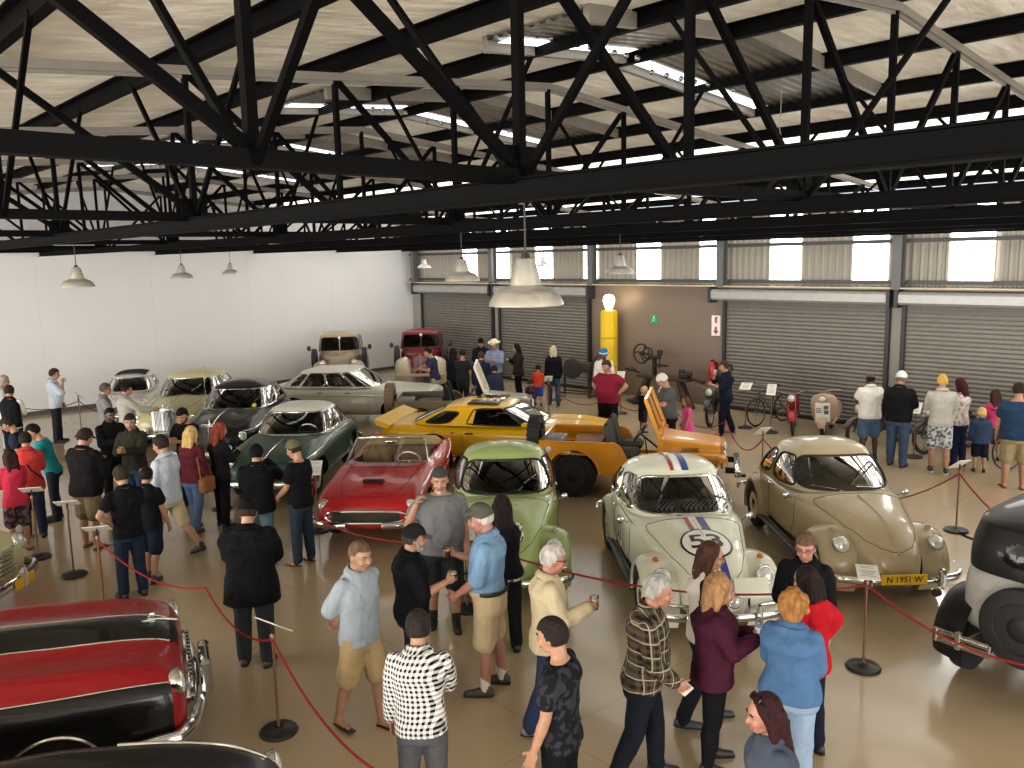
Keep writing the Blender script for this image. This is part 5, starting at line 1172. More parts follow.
def person(key, x, y, head, h, label, top, bottom, hair=('short', '#2b2119'), sk='#a0765c', shoe='#222222', aR='down', aL='down', legs='stand', lean=0, hy=0, hp=12, w=1.0, belly=0, fem=False, over=None, cap=None, glasses=False, beard=None, far=False, extras=(), sandals=False, socks=None, patch=None, twist=0, tuck=False):
    """top: (kind, colour, pattern, second colour, scale) with kind tee / long / jacket / coat / vest; bottom: (kind, colour, ...)"""
    w = w * 1.07; s = h / 1.75; hs = s * 1.05 * ((1.75 / h)**.5 if h < 1.5 else 1)
    root = thing('person', label, 'person', (x, y, 0), math.radians(head))
    vox = .013 if far else .0105
    ca, sa = math.cos(math.radians(lean)), math.sin(math.radians(lean)); PV = np.array((0, 0, .92))
    ct, st = math.cos(math.radians(twist)), math.sin(math.radians(twist))
    def T(p):
        p = np.asarray(p, float) - PV; p = np.array((p[0] * ct - p[1] * st, p[0] * st + p[1] * ct, p[2]))
        return (PV + np.array((p[0] * ca + p[2] * sa, p[1], -p[0] * sa + p[2] * ca))) * s
    def TV(v): v = np.asarray(v, float); v = np.array((v[0] * ct - v[1] * st, v[0] * st + v[1] * ct, v[2])); return np.array((v[0] * ca + v[2] * sa, v[1], -v[0] * sa + v[2] * ca))
    sw = (.150 if fem else .172) * (1 + (w - 1) * .5)
    # limbs
    J = {}
    for sd, nm, an in ((1, 'L', aL), (-1, 'R', aR)):
        fl, ab, el, inw = (math.radians(v) for v in (ARM[an] if isinstance(an, str) else an))
        u = np.array((math.sin(fl) * math.cos(ab), sd * math.sin(ab), -math.cos(fl) * math.cos(ab)))
        v0 = np.array((math.cos(fl), 0, math.sin(fl))); v0 = unit(v0 - u * (v0 @ u)); md = np.array((0, -sd, 0.)); md = unit(md - u * (md @ u))
        v = math.cos(inw) * v0 + math.sin(inw) * md; f = math.cos(el) * u + math.sin(el) * v
        S0 = np.array((-.005, sd * sw * .985, 1.39)); E = S0 + u * .28; Wr = E + f * .25
        d = TV(f); n = TV(unit(md - f * (md @ f) + .001)); n = unit(n - d * (n @ d)); t = np.cross(n, d); t = t if t @ TV((.8, 0, .6)) > 0 else -t
        J[nm] = (T(S0), T(E), T(Wr), d, n, t, an in ('phone', 'hold', 'raise', 'chin', 'lens', 'fwd', 'reach', 'hip', 'low'))
    lg = LEG[legs] if isinstance(legs, str) else legs
    K = {}
    for sd, nm, (hf, kb) in ((1, 'L', lg[0]), (-1, 'R', lg[1])):
        a, b_ = math.radians(hf), math.radians(hf - kb); hp0 = np.array((0, sd * .088 * (1 + (w - 1) * .4), .89))
        kn = hp0 + np.array((math.sin(a), sd * .04, -math.cos(a))) * .42; an = kn + np.array((math.sin(b_), sd * .02, -math.cos(b_))) * .40
        K[nm] = [hp0, kn, an, 0]
    low = min(K['L'][2][2], K['R'][2][2]); 
    for nm in K:
        dz = low - .075
        K[nm][:3] = [(p - (0, 0, dz)) * s for p in K[nm][:3]]; K[nm][3] = max(0, K[nm][2][2] - .08 * s)
    drop = np.array((0, 0, -(low - .075) * s)); _T = T; T = lambda p: _T(p) + drop
    for nm in J: J[nm] = tuple(q + drop for q in J[nm][:3]) + J[nm][3:]
    def torso(m, g, z0, z1, flare=0, top_neck=True):
        hipw = .172 if fem else .160; wa = (.128 if fem else .148)
        prof = [(.74, .10, hipw * .93), (.82, .112, hipw), (.92, .112, hipw), (1.0, .108, .5 * (hipw + wa)), (1.09, .104, wa), (1.22, .115, wa + .014), (1.33, .122 + (.02 if fem else 0), sw * .98), (1.40, .098, sw * .93), (1.45, .075, sw * .66), (1.485, .062, .07)]
        Z = np.array([q[0] for q in prof]); zs = np.linspace(z0, z1, 16); P = []; a = np.arange(24) / 24 * 6.283
        for z in zs:
            rx, ry = np.interp(z, Z, [q[1] for q in prof]), np.interp(z, Z, [q[2] for q in prof])
            k = w if z < 1.42 else 1 + (w - 1) * .3; bl = belly * math.exp(-((z - 1.07) / .13)**2)
            fl_ = flare * max(0, (1.0 - z)); rx = rx * k + g + fl_ + bl * .6; ry = ry * k + g + fl_ + bl * .3; ox = bl * .6 - .012 * (z > 1.3) - (.015 if z < .95 else 0)
            P.append([T((ox + rx * sgnpow(np.cos(q), .85), ry * sgnpow(np.sin(q), .85), z)) for q in a])
        m.grid(P, cv=True, caps=True)
    aw = 1 + (w - 1) * .55
    # ---- body: one continuous skin
    B = MB(); torso(B, -.012, .85, 1.485)
    hc = T((.012, 0, 1.56)); hyr, hpr = math.radians(hy), math.radians(hp)
    def HD(p):   # head frame, origin at the skull centre
        p = (np.asarray(p, float) + (0.016, 0, .066)) * hs; p = np.array((p[0] * math.cos(hpr) + p[2] * math.sin(hpr), p[1], -p[0] * math.sin(hpr) + p[2] * math.cos(hpr)))
        p = np.array((p[0] * math.cos(hyr) - p[1] * math.sin(hyr), p[0] * math.sin(hyr) + p[1] * math.cos(hyr), p[2])); return hc + p
    HR = np.array(Matrix.Rotation(hyr, 3, 'Z')) @ np.array(Matrix.Rotation(hpr, 3, 'Y'))
    def hball(m, c, r, nu=12, nv=16): m.ball(HD(c), np.asarray(r) * hs, R=HR, nu=nu, nv=nv)
    B.cap(T((-.012, 0, 1.43)), .062 * s * aw, HD((-.02, 0, -.07)), .055 * hs)
    hball(B, (0, 0, .012), (.098, .077, .108)); hball(B, (.03, 0, -.062), (.062, .057, .052)); hball(B, (.062, 0, -.092), (.03, .03, .024)); hball(B, (.055, 0, -.03), (.044, .058, .05))
    B.cap(HD((.093, 0, .012)), .010 * hs, HD((.116, 0, -.026)), .0145 * hs); hball(B, (.083, 0, .03), (.014, .05, .012))
    for sd in (1, -1): hball(B, (-.005, sd * .080, -.008), (.022, .012, .033), 8, 10); hball(B, (.07, sd * .04, -.03), (.03, .026, .025), 8, 10); B.cap(HD((.1, 0, -.03)), .01 * hs, HD((.098, sd * .013, -.028)), .010 * hs)
    hball(B, (.091, 0, -.064), (.014, .026, .012), 8, 10)
    fem_k = .9 if fem else 1
    for nm in 'LR':
        a, e, wr = J[nm][:3]; k = s * aw * fem_k
        B.cap(a, .048 * k, a + (e - a) * .45, .05 * k); B.cap(a + (e - a) * .45, .051 * k, e, .041 * k); B.cap(e, .042 * k, e + (wr - e) * .3, .043 * k); B.cap(e + (wr - e) * .3, .043 * k, wr, .028 * k)
        hp0, kn, an, lift = K[nm]; k = s * (1 + (w - 1) * .45)
        B.cap(hp0, .086 * k, hp0 + (kn - hp0) * .4, .078 * k); B.cap(hp0 + (kn - hp0) * .4, .078 * k, kn, .055 * k); B.cap(kn, .055 * k, kn + (an - kn) * .33 + np.array((-.016 * s, 0, 0)), .057 * k); B.cap(kn + (an - kn) * .33 + np.array((-.016 * s, 0, 0)), .056 * k, an, .037 * k)
        dn = np.array((math.cos(0), .12 * (1 if nm == 'L' else -1), -.35 if lift > .03 else 0))
        K[nm].append(dn); B.cap(an + (-.02 * s, 0, -.035 * s), .036 * s, an + dn * .13 * s + (0, 0, -.05 * s), .026 * s)
    r = remesh(B, vox, 3); V, F = arrays(r); bpy.data.meshes.remove(r)
    m = MB(); m.add(V, F)
    grip = {}
    for nm in 'LR':
        wr, d, n, t, gr = J[nm][2], J[nm][3], J[nm][4], J[nm][5], J[nm][6]
        hv, hf = HAND[1 if gr else 0]; k = hs * (.9 if fem else 1)
        m.add(wr + (hv[:, 0:1] * n + hv[:, 1:2] * t + hv[:, 2:3] * d) * k, hf); grip[nm] = wr + d * .085 * k + n * .03 * k
    m.out('body', skin(sk), root, sharp=0)
    # ---- clothes
    def cloth(name, m, mat, v=.0135, it=4, parent=root, fold=0):
        r = remesh(m, v if not far else .016, it)
        if fold:
            n_ = len(r.vertices); co = np.empty(n_ * 3); r.vertices.foreach_get('co', co); nr = np.empty(n_ * 3); r.vertices.foreach_get('normal', nr); co = co.reshape(-1, 3); nr = nr.reshape(-1, 3)
            d = np.array([.55 - 2.2 * abs(nz((a * 7 + x, b_ * 7 + y, c_ * 4.2 + a * 3))) + .5 * nz((a * 16, b_ * 16, c_ * 11 + x)) for a, b_, c_ in co.tolist()])
            r.vertices.foreach_set('co', (co + nr * (np.clip(d, -1, 1) * fold * s)[:, None]).ravel()); r.update()
        r.polygons.foreach_set('use_smooth', np.ones(len(r.polygons), dtype=bool))
        return link(name, r, mat, parent)
    def fabm(q): return fabric(*q[1:]) if len(q) > 1 else fabric('#444444')
    def upper(q, nm='shirt'):
        kind = q[0]
        g, hem, sl, fl_ = {'tee': (.02, .83, .5, .04), 'polo': (.02, .83, .5, .04), 'long': (.021, .84, 1.7, .04), 'jacket': (.03, .80, 1.75, .06), 'coat': (.036, .70, 1.8, .16), 'vest': (.028, .86, 0, .05), 'dress': (.014, .52, .45, .3), 'crop': (.014, .9, 1.7, 0), 'short3': (.02, .83, .95, .05)}[kind]
        if tuck: hem = .985
        m = MB(); torso(m, g, hem, 1.455 if kind in ('tee', 'dress') else 1.475, fl_)
        for k_ in 'LR':
            a, e, wr = J[k_][:3]; sg = g * s + .004
            k = s * aw * fem_k
            if sl > 0:
                if sl < 1: m.cap(a, .05 * k + sg * .7, a + (e - a) * sl, .054 * k + sg * 1.3)
                else:
                    m.cap(a, .05 * k + sg * .8, a + (e - a) * .4, .053 * k + sg); m.cap(a + (e - a) * .4, .053 * k + sg, e, .045 * k + sg); m.cap(e, .045 * k + sg, e + (wr - e) * min(1, (sl - 1) * 1.25), .034 * k + sg)
        c1_ = np.arange(16) / 16 * 6.283
        if kind in ('polo', 'long', 'jacket', 'coat', 'vest', 'short3') and q[-1] != 'nocollar':
            cg = np.linspace(.42, 6.283 - .42, 22); MB().grid([[T((r_ * math.cos(t) - .004, r_ * 1.08 * math.sin(t), z - .022 * math.cos(t))) for r_, z in ((.064, 1.485), (.068, 1.512), (.076, 1.516), (.1 + g * .5, 1.468 - .03 * max(0, math.cos(t))))] for t in cg]).out('collar', fabric(*[v for v in q[1:] if v != 'nocollar']), root, sharp=0)
        return cloth({'coat': 'coat', 'jacket': 'jacket', 'vest': 'waistcoat', 'dress': 'dress'}.get(kind, nm), m, fabric(*[v for v in q[1:] if v != 'nocollar']), fold=.0075)
    up = upper(top)
    if over: upper(over, 'outer_shirt')
    if bottom:
        kind = bottom[0]; m = MB(); g = .018
        torso(m, .024 if tuck else .01, .77, 1.0)
        if tuck: tb = np.arange(24) / 24 * 6.283; MB().tube([T((-.01 + (.111 * w + .024 + belly * .5) * math.cos(t), (.157 * w + .022 + belly * .25) * math.sin(t), .985)) for t in tb], .008 * s, 6, closed=True, h=.02 * s).out('belt', plain('#1a1512', .5), root)
        for k_ in 'LR':
            hp0, kn, an = K[k_][:3]; k = s * (1 + (w - 1) * .45)
            m.cap(hp0 + (0, 0, -.01), (.088 + g) * k, kn, (.060 + g) * k) if kind != 'shorts' else m.cap(hp0, .092 * k + g, hp0 + (kn - hp0) * .92, .075 * k + g * 1.6)
            if kind in ('trousers', 'jeans'): m.cap(kn, (.060 + g) * k, kn + (an - kn) * .9, .05 * k + g); m.cap(kn + (an - kn) * .9, .05 * k + g, an + (.01 * s, 0, -.01 * s), .052 * k + g * .6)
            elif kind == 'tight': m.cap(kn, .068 * k, kn + (an - kn) * .33 + np.array((-.016 * s, 0, 0)), .07 * k); m.cap(kn + (an - kn) * .33 + np.array((-.016 * s, 0, 0)), .069 * k, an, .05 * k)
        cloth({'shorts': 'shorts', 'tight': 'leggings'}.get(kind, 'trousers'), m, fabric(*bottom[1:]), fold=.006 if kind != 'tight' else 0)
    sm = plain(shoe, .55)
    for k_ in 'LR':
        an, lift, dn = K[k_][2], K[k_][3], K[k_][4]; q = an + np.array((0, 0, -.045 * s)); m = MB()
        if sandals:
            P = [q + dn * t * s + np.array((0, yy * s, -.028 * s)) for t, yy in ((-.05, 0), (.06, 0), (.2, 0))]
            m.tube(P, [.035 * s, .042 * s, .04 * s], 10, h=.008 * s); m.tube([q + dn * .1 * s + np.array((0, .04 * s, -.02 * s)), q + dn * .14 * s + np.array((0, 0, .012 * s)), q + dn * .1 * s + np.array((0, -.04 * s, -.02 * s))], .008 * s, 6); m.out('sandal', sm, root); continue
        m.cap(q + (-.035 * s, 0, .012 * s), .043 * s, q + dn * .06 * s + (0, 0, .006 * s), .043 * s); m.cap(q + dn * .05 * s, .044 * s, q + dn * .165 * s + (0, 0, -.006 * s), .033 * s); m.cap(q + (-.02 * s, 0, .0), .042 * s, an + (-.005 * s, 0, .02 * s), .044 * s)
        o = cloth('shoe', m, sm, .011, 2)
        P = [q + dn * t * s + np.array((0, 0, -.026 * s)) for t in (-.075, -.05, .06, .17, .2)]
        MB().tube(P, np.array((.022, .042, .045, .04, .022)) * s, 10, h=.008 * s).out('sole', plain('#d5d2ca' if shoe in ('#2a2c33', '#8a8d92') else '#15130f', .7), o)
        if socks: m = MB().cap(an + (0, 0, -.01 * s), .046 * s, an + (K[k_][1] - an) * .22, .047 * s); m.out('sock', fabric(socks), root)
    # ---- hair, hat, face
    hk, hcl = hair
    hm = hairmat(hcl) if hk != 'none' else None
    def skull(gr, zf, zb, c=(-.006, 0, .018), nu=44, nv=72, r=(.098, .077, .104), xs=.035, noise=0.0):
        t = np.linspace(-math.pi / 2, math.pi / 2, nu); p = np.arange(nv) / nv * 6.283; V = []; keep = []
        for a in t:
            for b_ in p:
                v = np.array((math.cos(a) * math.cos(b_), math.cos(a) * math.sin(b_), math.sin(a))); loc = np.array(c) + v * (np.array(r) + gr * (1 + noise * math.sin(a * 23) * math.sin(b_ * 17)))
                lim = zf if loc[0] > xs else zb + (zf - zb) * np.clip((loc[0] + .04) / (xs + .04), 0, 1)**2
                V.append(HD(loc)); keep.append(loc[2] > lim)
        F = []
        for i in range(nu - 1):
            for j in range(nv):
                q = (i * nv + j, i * nv + (j + 1) % nv, (i + 1) * nv + (j + 1) % nv, (i + 1) * nv + j)
                if sum(keep[k] for k in q) >= 3: F.append(q)
        return V, F
    if hk in ('short', 'fringe', 'pony', 'crop'):
        g = .006 if hk == 'crop' else .014; V, F = skull(g, .062, -.055); m = MB(); m.add(V, F)
        ho = m.out('hair', hm, root, sharp=0)
        if hk == 'pony':
            m = MB(); P = [HD((-.1, 0, .03)), HD((-.15, 0, .0)), HD((-.16, 0, -.1)), HD((-.13, 0, -.19))]; m.tube(P, np.array((.018, .034, .03, .01)) * hs, 8); m.out('ponytail', hm, root)
    elif hk == 'bald': V, F = skull(.008, .2, -.06, xs=.0); V2, F2 = skull(.008, .2, -.06); F = [q for q in F if max((V[i] - HD((0, 0, .03))) @ HR[:, 2] for i in q) < 0]; m = MB(); m.add(V, F); m.out('hair', hm, root, sharp=0)
    elif hk in ('long', 'bob', 'curly', 'mid', 'tousled'):
        m = MB(); ln = {'long': .27, 'bob': .10, 'curly': .15, 'mid': .16, 'tousled': -.02}[hk]; k = 1.25 if hk == 'curly' else 1
        hball(m, (-.022, 0, .034), (.100, .093 * k, .104)); hball(m, (-.055, 0, -.04), (.07, .09 * k, .11))
        for sd in (1, -1): m.cap(HD((.0, sd * .078 * k, .02)), .032 * hs * k, HD((-.012, sd * .08 * k, -.04 - ln * .6)), .028 * hs)
        for yy in (-.05, 0, .05): m.cap(HD((-.075, yy, .0)), .05 * hs * k, HD((-.085, yy * 1.2, -.03 - ln)), (.038 if hk != 'bob' else .05) * hs)
        if hk in ('curly', 'tousled'):
            rg = random.Random(3)
            for q in range(110 if hk == 'curly' else 70):
                a, b_ = rg.uniform(.3, 1.7) * math.pi, rg.uniform(-1.35 if hk == 'curly' else -.3, 1.5); hball(m, (-.025 + .1 * math.cos(a) * math.cos(b_), .105 * math.sin(a) * math.cos(b_), .0 + .13 * math.sin(b_)), (.024, .024, .024), 6, 8)
        cloth('hair', m, hm, .011, 1 if hk in ('curly', 'tousled') else 4)
    if cap:
        ck, cc = cap[:2]; cm_ = fabric(cc); m = MB()
        if ck in ('cap', 'flat', 'beanie'):
            V, F = skull(.017, .05 if ck != 'beanie' else .03, .01 if ck != 'beanie' else -.03, nu=40); m.add(V, F)
            if ck == 'flat': hball(m, (.035, 0, .078), (.105, .092, .034))
            co_ = m.out('cap', cm_, root, sharp=0)
            if ck != 'beanie':
                L = .085 if ck == 'cap' else .05; P = [[HD((.085 + L * u - .02 * abs(v), .072 * v, .05 - .02 * u - .012 * v * v * (1 if ck == 'cap' else .5))) for v in np.linspace(-1, 1, 9)] for u in np.linspace(0, 1, 5)]
                m = MB().grid(P); m.grid([[q + HR @ np.array((0, 0, .006)) for q in r_] for r_ in P]); m.out('cap_peak', fabric(cap[2] if len(cap) > 2 else cc), co_, sharp=0)
        else:   # brimmed hats
            a = np.arange(28) / 28 * 6.283; rb_ = .17 if ck == 'straw' else .135; dz = .02 if ck == 'straw' else -.015
            prof = [(rb_, .05 + dz * .8), (.105, .055), (.1, .08), (.095, .13), (.07, .155), (.0, .158)]
            P = [[HD((r_ * 1.08 * math.cos(t) - .005, r_ * math.sin(t), z + (.02 * math.sin(t)**2 if i == 0 and ck == 'straw' else 0))) for t in a] for i, (r_, z) in enumerate(prof)]
            co_ = m.grid(P, cv=True).out('hat', cm_, root, sharp=0)
            m = MB().tube([HD((.106 * 1.08 * math.cos(t) - .005, .106 * math.sin(t), .064)) for t in a], .006 * hs, 6, closed=True, h=.012 * hs); m.out('hat_band', fabric(cap[2]), co_)
    for sd in (1, -1):
        m = MB(); m.ball(HD((.0795, sd * .032, .007)), np.array((.0115, .014, .0075)) * hs, R=HR, nu=8, nv=10); m.ball(HD((.0875, sd * .032, .007)), np.array((.0055, .0068, .0062)) * hs, m=1, R=HR, nu=8, nv=10); m.out('eye', [plain('#6f6158', .5), plain('#1a1410', .4)], root)
        MB().tube([HD((.094, sd * .015, .027)), HD((.096, sd * .032, .034)), HD((.084, sd * .05, .028))], .0045 * hs, 6).out('eyebrow', fabric(hcl if hk != 'none' else '#3a2d22'), root)
    MB().tube([HD((.094, .024, -.066)), HD((.1045, 0, -.0645)), HD((.094, -.024, -.066))], .006 * hs, 6, h=.0075 * hs).out('lips', plain('#8c4a42' if sk > '#8' else '#4a2520', .4), root)
    if glasses:
        m = MB(); a = np.arange(16) / 16 * 6.283
        for sd in (1, -1): m.tube([HD((.104, sd * (.033 + .021 * math.cos(t)), .006 + .016 * math.sin(t))) for t in a], .0028 * hs, 5, closed=True); m.tube([HD((.102, sd * .055, .01)), HD((.0, sd * .084, .012))], .0028 * hs, 5)
        m.tube([HD((.106, -.012, .01)), HD((.106, .012, .01))], .0028 * hs, 5); m.out('glasses', black() if glasses is True else plain(glasses, .3), root)
        if glasses is not True: pass
    if beard:
        m = MB(); hball(m, (.05, 0, -.098), (.045, .045, .032)); hball(m, (.085, 0, -.098), (.022, .024, .022))
        if beard[0] == 'full':
            for sd in (1, -1): m.cap(HD((.015, sd * .07, -.02)), .016 * hs, HD((.05, sd * .045, -.09)), .02 * hs)
        cloth('beard', m, hairmat(beard[1]), .008, 2)
    if patch:   # coloured collar or scarf
        m = MB().tube([T((.074 * math.cos(t), .085 * math.sin(t), 1.472 - .015 * math.cos(t))) for t in np.arange(16) / 16 * 6.283], .02 * s, 8, closed=True); m.out('collar', fabric(patch), root)
    g = {}
    M_ = np.array(Matrix.Rotation(math.radians(head), 3, 'Z'))
    for nm in 'LR': g[nm] = (M_ @ grip[nm] + np.array((x, y, 0)), M_ @ J[nm][3], M_ @ J[nm][4], M_ @ J[nm][5])
    g['head'] = M_ @ hc + np.array((x, y, 0)); g['T'] = lambda p: M_ @ T(p) + np.array((x, y, 0)); g['s'] = s; g['h'] = math.radians(head); g['HD'] = lambda p: M_ @ HD(p) + np.array((x, y, 0)); g['root'] = root; g['HDl'] = HD
    BUILD_LOG[key] = g
    return g
def phone(g, nm, label, name='phone', col='#1a1c20', scr='#9fb4c8'):
    p, d, n, t = g[nm]; R = np.stack([t, d, n], 1)
    if np.linalg.det(R) < 0: R[:, 0] *= -1
    q = p + n * .012 + d * .02; o = thing(name, label, 'phone', tuple(q))
    MB().box((0, 0, 0), (.072, .145, .009), bev=.002, R=R).out('case', plain(col, .4), o)
    MB().box(n * .0055, (.064, .13, .002), R=R).out('screen', plain(scr, .15), o)
def cup(g, nm, label, liquid='#6e3b14', z=0):
    p = g[nm][0]; o = thing('plastic_cup', label, 'cup', (p[0], p[1], p[2] - .05 + z))
    MB().lathe([(0, 0), (.029, 0), (.038, .12), (.036, .12), (.028, .004), (0, .004)], seg=24).out('cup_wall', glass(.8), o)
    MB().lathe([(0, .005), (.027, .005), (.034, .085), (0, .085)], seg=24).out('drink', plain(liquid, .2), o); 
    MB().lathe([(0, .086), (.034, .086), (.035, .1), (0, .102)], seg=24).out('foam', plain('#e4dccb', .7), o)
def bag(g, side, label, col, zc=.78, name='shoulder_bag', strap=True, w=.3, back=0, hgt=.26):
    T_, s = g['T'], g['s']; o = thing(name, label, 'bag', (0, 0, 0)); c = T_((-.02 + back, side * .27, zc)); hd = g['h']
    R = rotm('Z', math.degrees(hd)); o.location = tuple(c)
    MB().box((0, 0, 0), (w, .12, hgt), bev=.035, R=R).out('pouch', fabric(col), o)
    if strap: MB().tube([R @ np.array((-w * .45, 0, hgt * .45)), np.array(T_((-.07, side * .15, 1.3))) - c, np.array(T_((-.01, side * .13, 1.5))) - c, np.array(T_((.1, side * .14, 1.32))) - c, R @ np.array((w * .45, 0, hgt * .45))], .012, 6).out('strap', fabric(col), o)
# ---- the crowd, from the far left round to the far right
BLK, NVY = '#17181b', '#1f2536'
JE, JD = ('jeans', '#3d4d66'), ('jeans', '#26303f')
P = person
P('L1', -22.11, 4.36, 79, 1.75, 'grey haired man with glasses in pale jacket at the left edge by the white wall', ('jacket', '#9a9c9e'), ('jeans', '#8fa0b0'), ('short', '#8a8680'), glasses=True, far=True)
P('L2', -20.00, 4.05, 150, 1.76, 'man in black waistcoat over white sleeves, seen from behind at far left', ('long', '#d4d3cf'), ('trousers', BLK), over=('vest', BLK), far=True, aR='fwd')
P('L3', -22.10, 5.43, 70, 1.8, 'man in pale blue shirt and dark trousers, hand on chin, by white wall', ('short3', '#b4bdcb'), ('trousers', '#23242b'), aR='chin', aL='pocket', hair=('short', '#2a2422'), belly=.05, far=True)
P('L4', -16.28, 3.44, 250, 1.7, 'person in dark navy top bending forward behind coral jacket woman', ('tee', NVY), ('trousers', '#202227'), cap=('cap', '#2a2622'), lean=14, hp=30, far=True)
P('L5', -15.22, 3.58, 262, 1.7, 'dark haired man in teal t-shirt leaning forward', ('tee', '#1f7a80'), ('trousers', '#22252c'), hair=('short', '#16120f'), lean=14, hp=28, aR='fwd', aL='reach', far=True)
g = P('L6', -14.47, 3.08, 165, 1.68, 'woman in coral red jacket with dark strap across her back', ('jacket', '#c2413e'), ('jeans', '#232b42'), hair=('short', '#1f1a18'), fem=True, aR='fwd', aL='fwd')
m = MB().tube([g['T'](q) for q in ((-.02, .1, 1.48), (-.15, .06, 1.35), (-.17, -.05, 1.15), (-.1, -.2, .98))], .012, 6); o = m.out('shoulder_strap', fabric('#1d1a1c')); o['label'] = 'thin dark strap across the back of coral jacket woman'; o['category'] = 'strap'
P('L7', -13.93, 2.75, 185, 1.55, 'long haired girl in pink red jacket and patterned shorts at left', ('jacket', '#b52f45'), ('shorts', '#3b2a35', 'floral', '#6a5a60'), ('long', '#2b1a15'), fem=True, aR='fwd', aL='fwd', sandals=True, w=.9)
g = P('L8', -13.25, 3.56, 120, 1.83, 'big man in black jacket with orange collar and khaki shorts, camera in hands', ('jacket', '#151416'), ('shorts', '#6b5f4a'), ('short', '#201a16'), cap=('cap', '#2a211d'), aR='fwd', aL='fwd', w=1.18, patch='#c65a2a', sandals=True, shoe='#3a2c22', hp=25, belly=.06)
phone(g, 'R', 'phone held up by big man with the orange collar', col='#8c8c8c')
P('L9', -18.75, 5.55, 74, 1.75, 'man with glasses in grey shirt before the cream saloon', ('long', '#77777a'), ('trousers', '#3a3733'), ('short', '#4b4642'), glasses=True, far=True, aR='fwd')
P('L10', -18.03, 5.75, 85, 1.8, 'man in light grey hooded top and black cap before the cream saloon', ('long', '#a19d95'), ('trousers', '#2a2a2c'), cap=('cap', '#131314'), far=True, aR='reach', w=1.1)
P('L11', -15.36, 4.60, 5, 1.76, 'man in black hooded top with white cords facing the crowd', ('jacket', '#101114'), ('trousers', '#15161a'), sk='#4a3327', hair=('crop', '#0c0a09'), far=True, aR='fwd')
P('L12', -14.19, 4.58, 312, 1.8, 'young man in dark olive jumper looking aside, hands in front', ('long', '#2e2f27'), ('jeans', '#3a4a63'), hair=('short', '#241a14'), aR='fwd', aL='fwd', far=True, hy=20)
P('L13', -14.29, 5.51, 305, 1.78, 'man with dark beard in black t-shirt looking down by the black saloon', ('tee', '#101013'), ('trousers', '#17181c'), hair=('short', '#0f0d0c'), beard=('full', '#14110f'), aR='fwd', aL='fwd', hp=32, far=True)
g = P('L14', -12.85, 5.01, 120, 1.7, 'blonde woman in maroon top and blue jeans, walking away with tan bag', ('long', '#552129'), ('jeans', '#4b6080'), ('mid', '#b79a63'), fem=True, legs='step', shoe='#5a3f28')
bag(g, -1, 'tan shoulder bag on the blonde woman in maroon', '#8a5a3d', .82)
P('L15', -12.78, 5.43, 98, 1.7, 'red haired woman in black beside the blonde woman in maroon', ('long', '#1a191c'), ('trousers', '#15161b'), ('long', '#7d3a2a'), fem=True, aR='fwd')
P('L16', -11.98, 4.28, 210, 1.84, 'man in pale checked shirt and cream shorts striding past, black cap', ('short3', '#b9bfc6', 'check', '#9aa4b0', .5), ('shorts', '#b3a584'), cap=('cap', '#26231f'), legs='walk', aR='fwd', shoe='#1a1817', belly=.03)
P('L17', -10.85, 3.34, 185, 1.71, 'man in black polo and dark jeans standing with hand on hip', ('polo', '#111216'), ('jeans', '#202a3c'), cap=('cap', '#2a2a1f'), aL='hip', aR='fwd', shoe='#3d1f19')
P('L18', -11.26, 3.75, 132, 1.55, 'bare legged person in dark shirt and navy shorts behind black polo man', ('polo', '#15161c'), ('shorts', '#1b2032'), hair=('short', '#1c1714'), legs='step', aR='down')
P('L19', -7.98, 3.63, 140, 1.79, 'man in long black coat and black cap in front of red and black car', ('coat', '#0e0f12'), ('trousers', '#2c2f33'), cap=('cap', '#0d0d10'), aR='fwd', aL='fwd', shoe='#4a2a22', w=1.28, hp=22)
g = P('L20', -10.66, 5.04, 140, 1.72, 'person in black hooded jacket and black cap holding up a lit phone', ('jacket', '#0e0f13'), ('jeans', '#4c5f68'), hair=('short', '#0d0b0a'), cap=('cap', '#0f0f12'), aR='lens', aL='fwd', w=1.12)
phone(g, 'R', 'lit phone held by person in black hooded jacket')
P('L21', -10.3, 5.48, 205, 1.78, 'man in black t-shirt and olive cap with dark jeans', ('tee', '#0f1013'), ('jeans', '#28333f'), cap=('cap', '#57543d'), aR='down', aL='low', hp=20, sandals=True, shoe='#6a4030')
# centre group
P('C1', -6.11, 3.76, 11, 1.79, 'man in pale striped shirt and khaki shorts with hands behind his back', ('short3', '#97a0a8', 'vstripe', '#7f8992', .3), ('shorts', '#a08a64'), ('crop', '#5a4636'), aR='back', aL='back', sandals=True, shoe='#2f241d', legs='step', sk='#98705a')
g = P('C2', -6.25, 4.44, 59, 1.72, 'man in black waistcoat and black cap holding a glass of beer', ('short3', '#121316'), ('jeans', '#1d2431'), over=('vest', '#101114'), cap=('cap', '#1b1b1d', '#5a5750'), beard=('full', '#8d8780'), aR='hold', aL='down', hair=('short', '#3a342f'), w=1.18)
cup(g, 'R', 'clear cup of beer held by man in black waistcoat')
g = P('C3', -7.25, 5.60, 321, 1.90, 'big man with grey goatee in grey t-shirt raising his right hand', ('tee', '#6f7073'), ('shorts', '#24282b'), ('short', '#3b3a3a'), beard=('goatee', '#b5aea6'), aR='raise', aL='down', w=1.2, belly=.07, shoe='#1d1b1a', legs='wide', socks='#2a2a2a')
g = P('C4', -5.81, 5.03, 219, 1.89, 'man in blue shirt, flat cap and cream shorts with white socks', ('short3', '#6f8fae'), ('shorts', '#b5a383'), ('short', '#aaa59c'), cap=('flat', '#4b4a42'), aR='hold', aL='low', shoe='#39332b', socks='#c9c4b8', hp=18, legs='wide', w=1.08, sk='#a07060', belly=.03, tuck=True)
cup(g, 'R', 'clear cup held by blue shirted man in a flat cap', '#7a4a22')
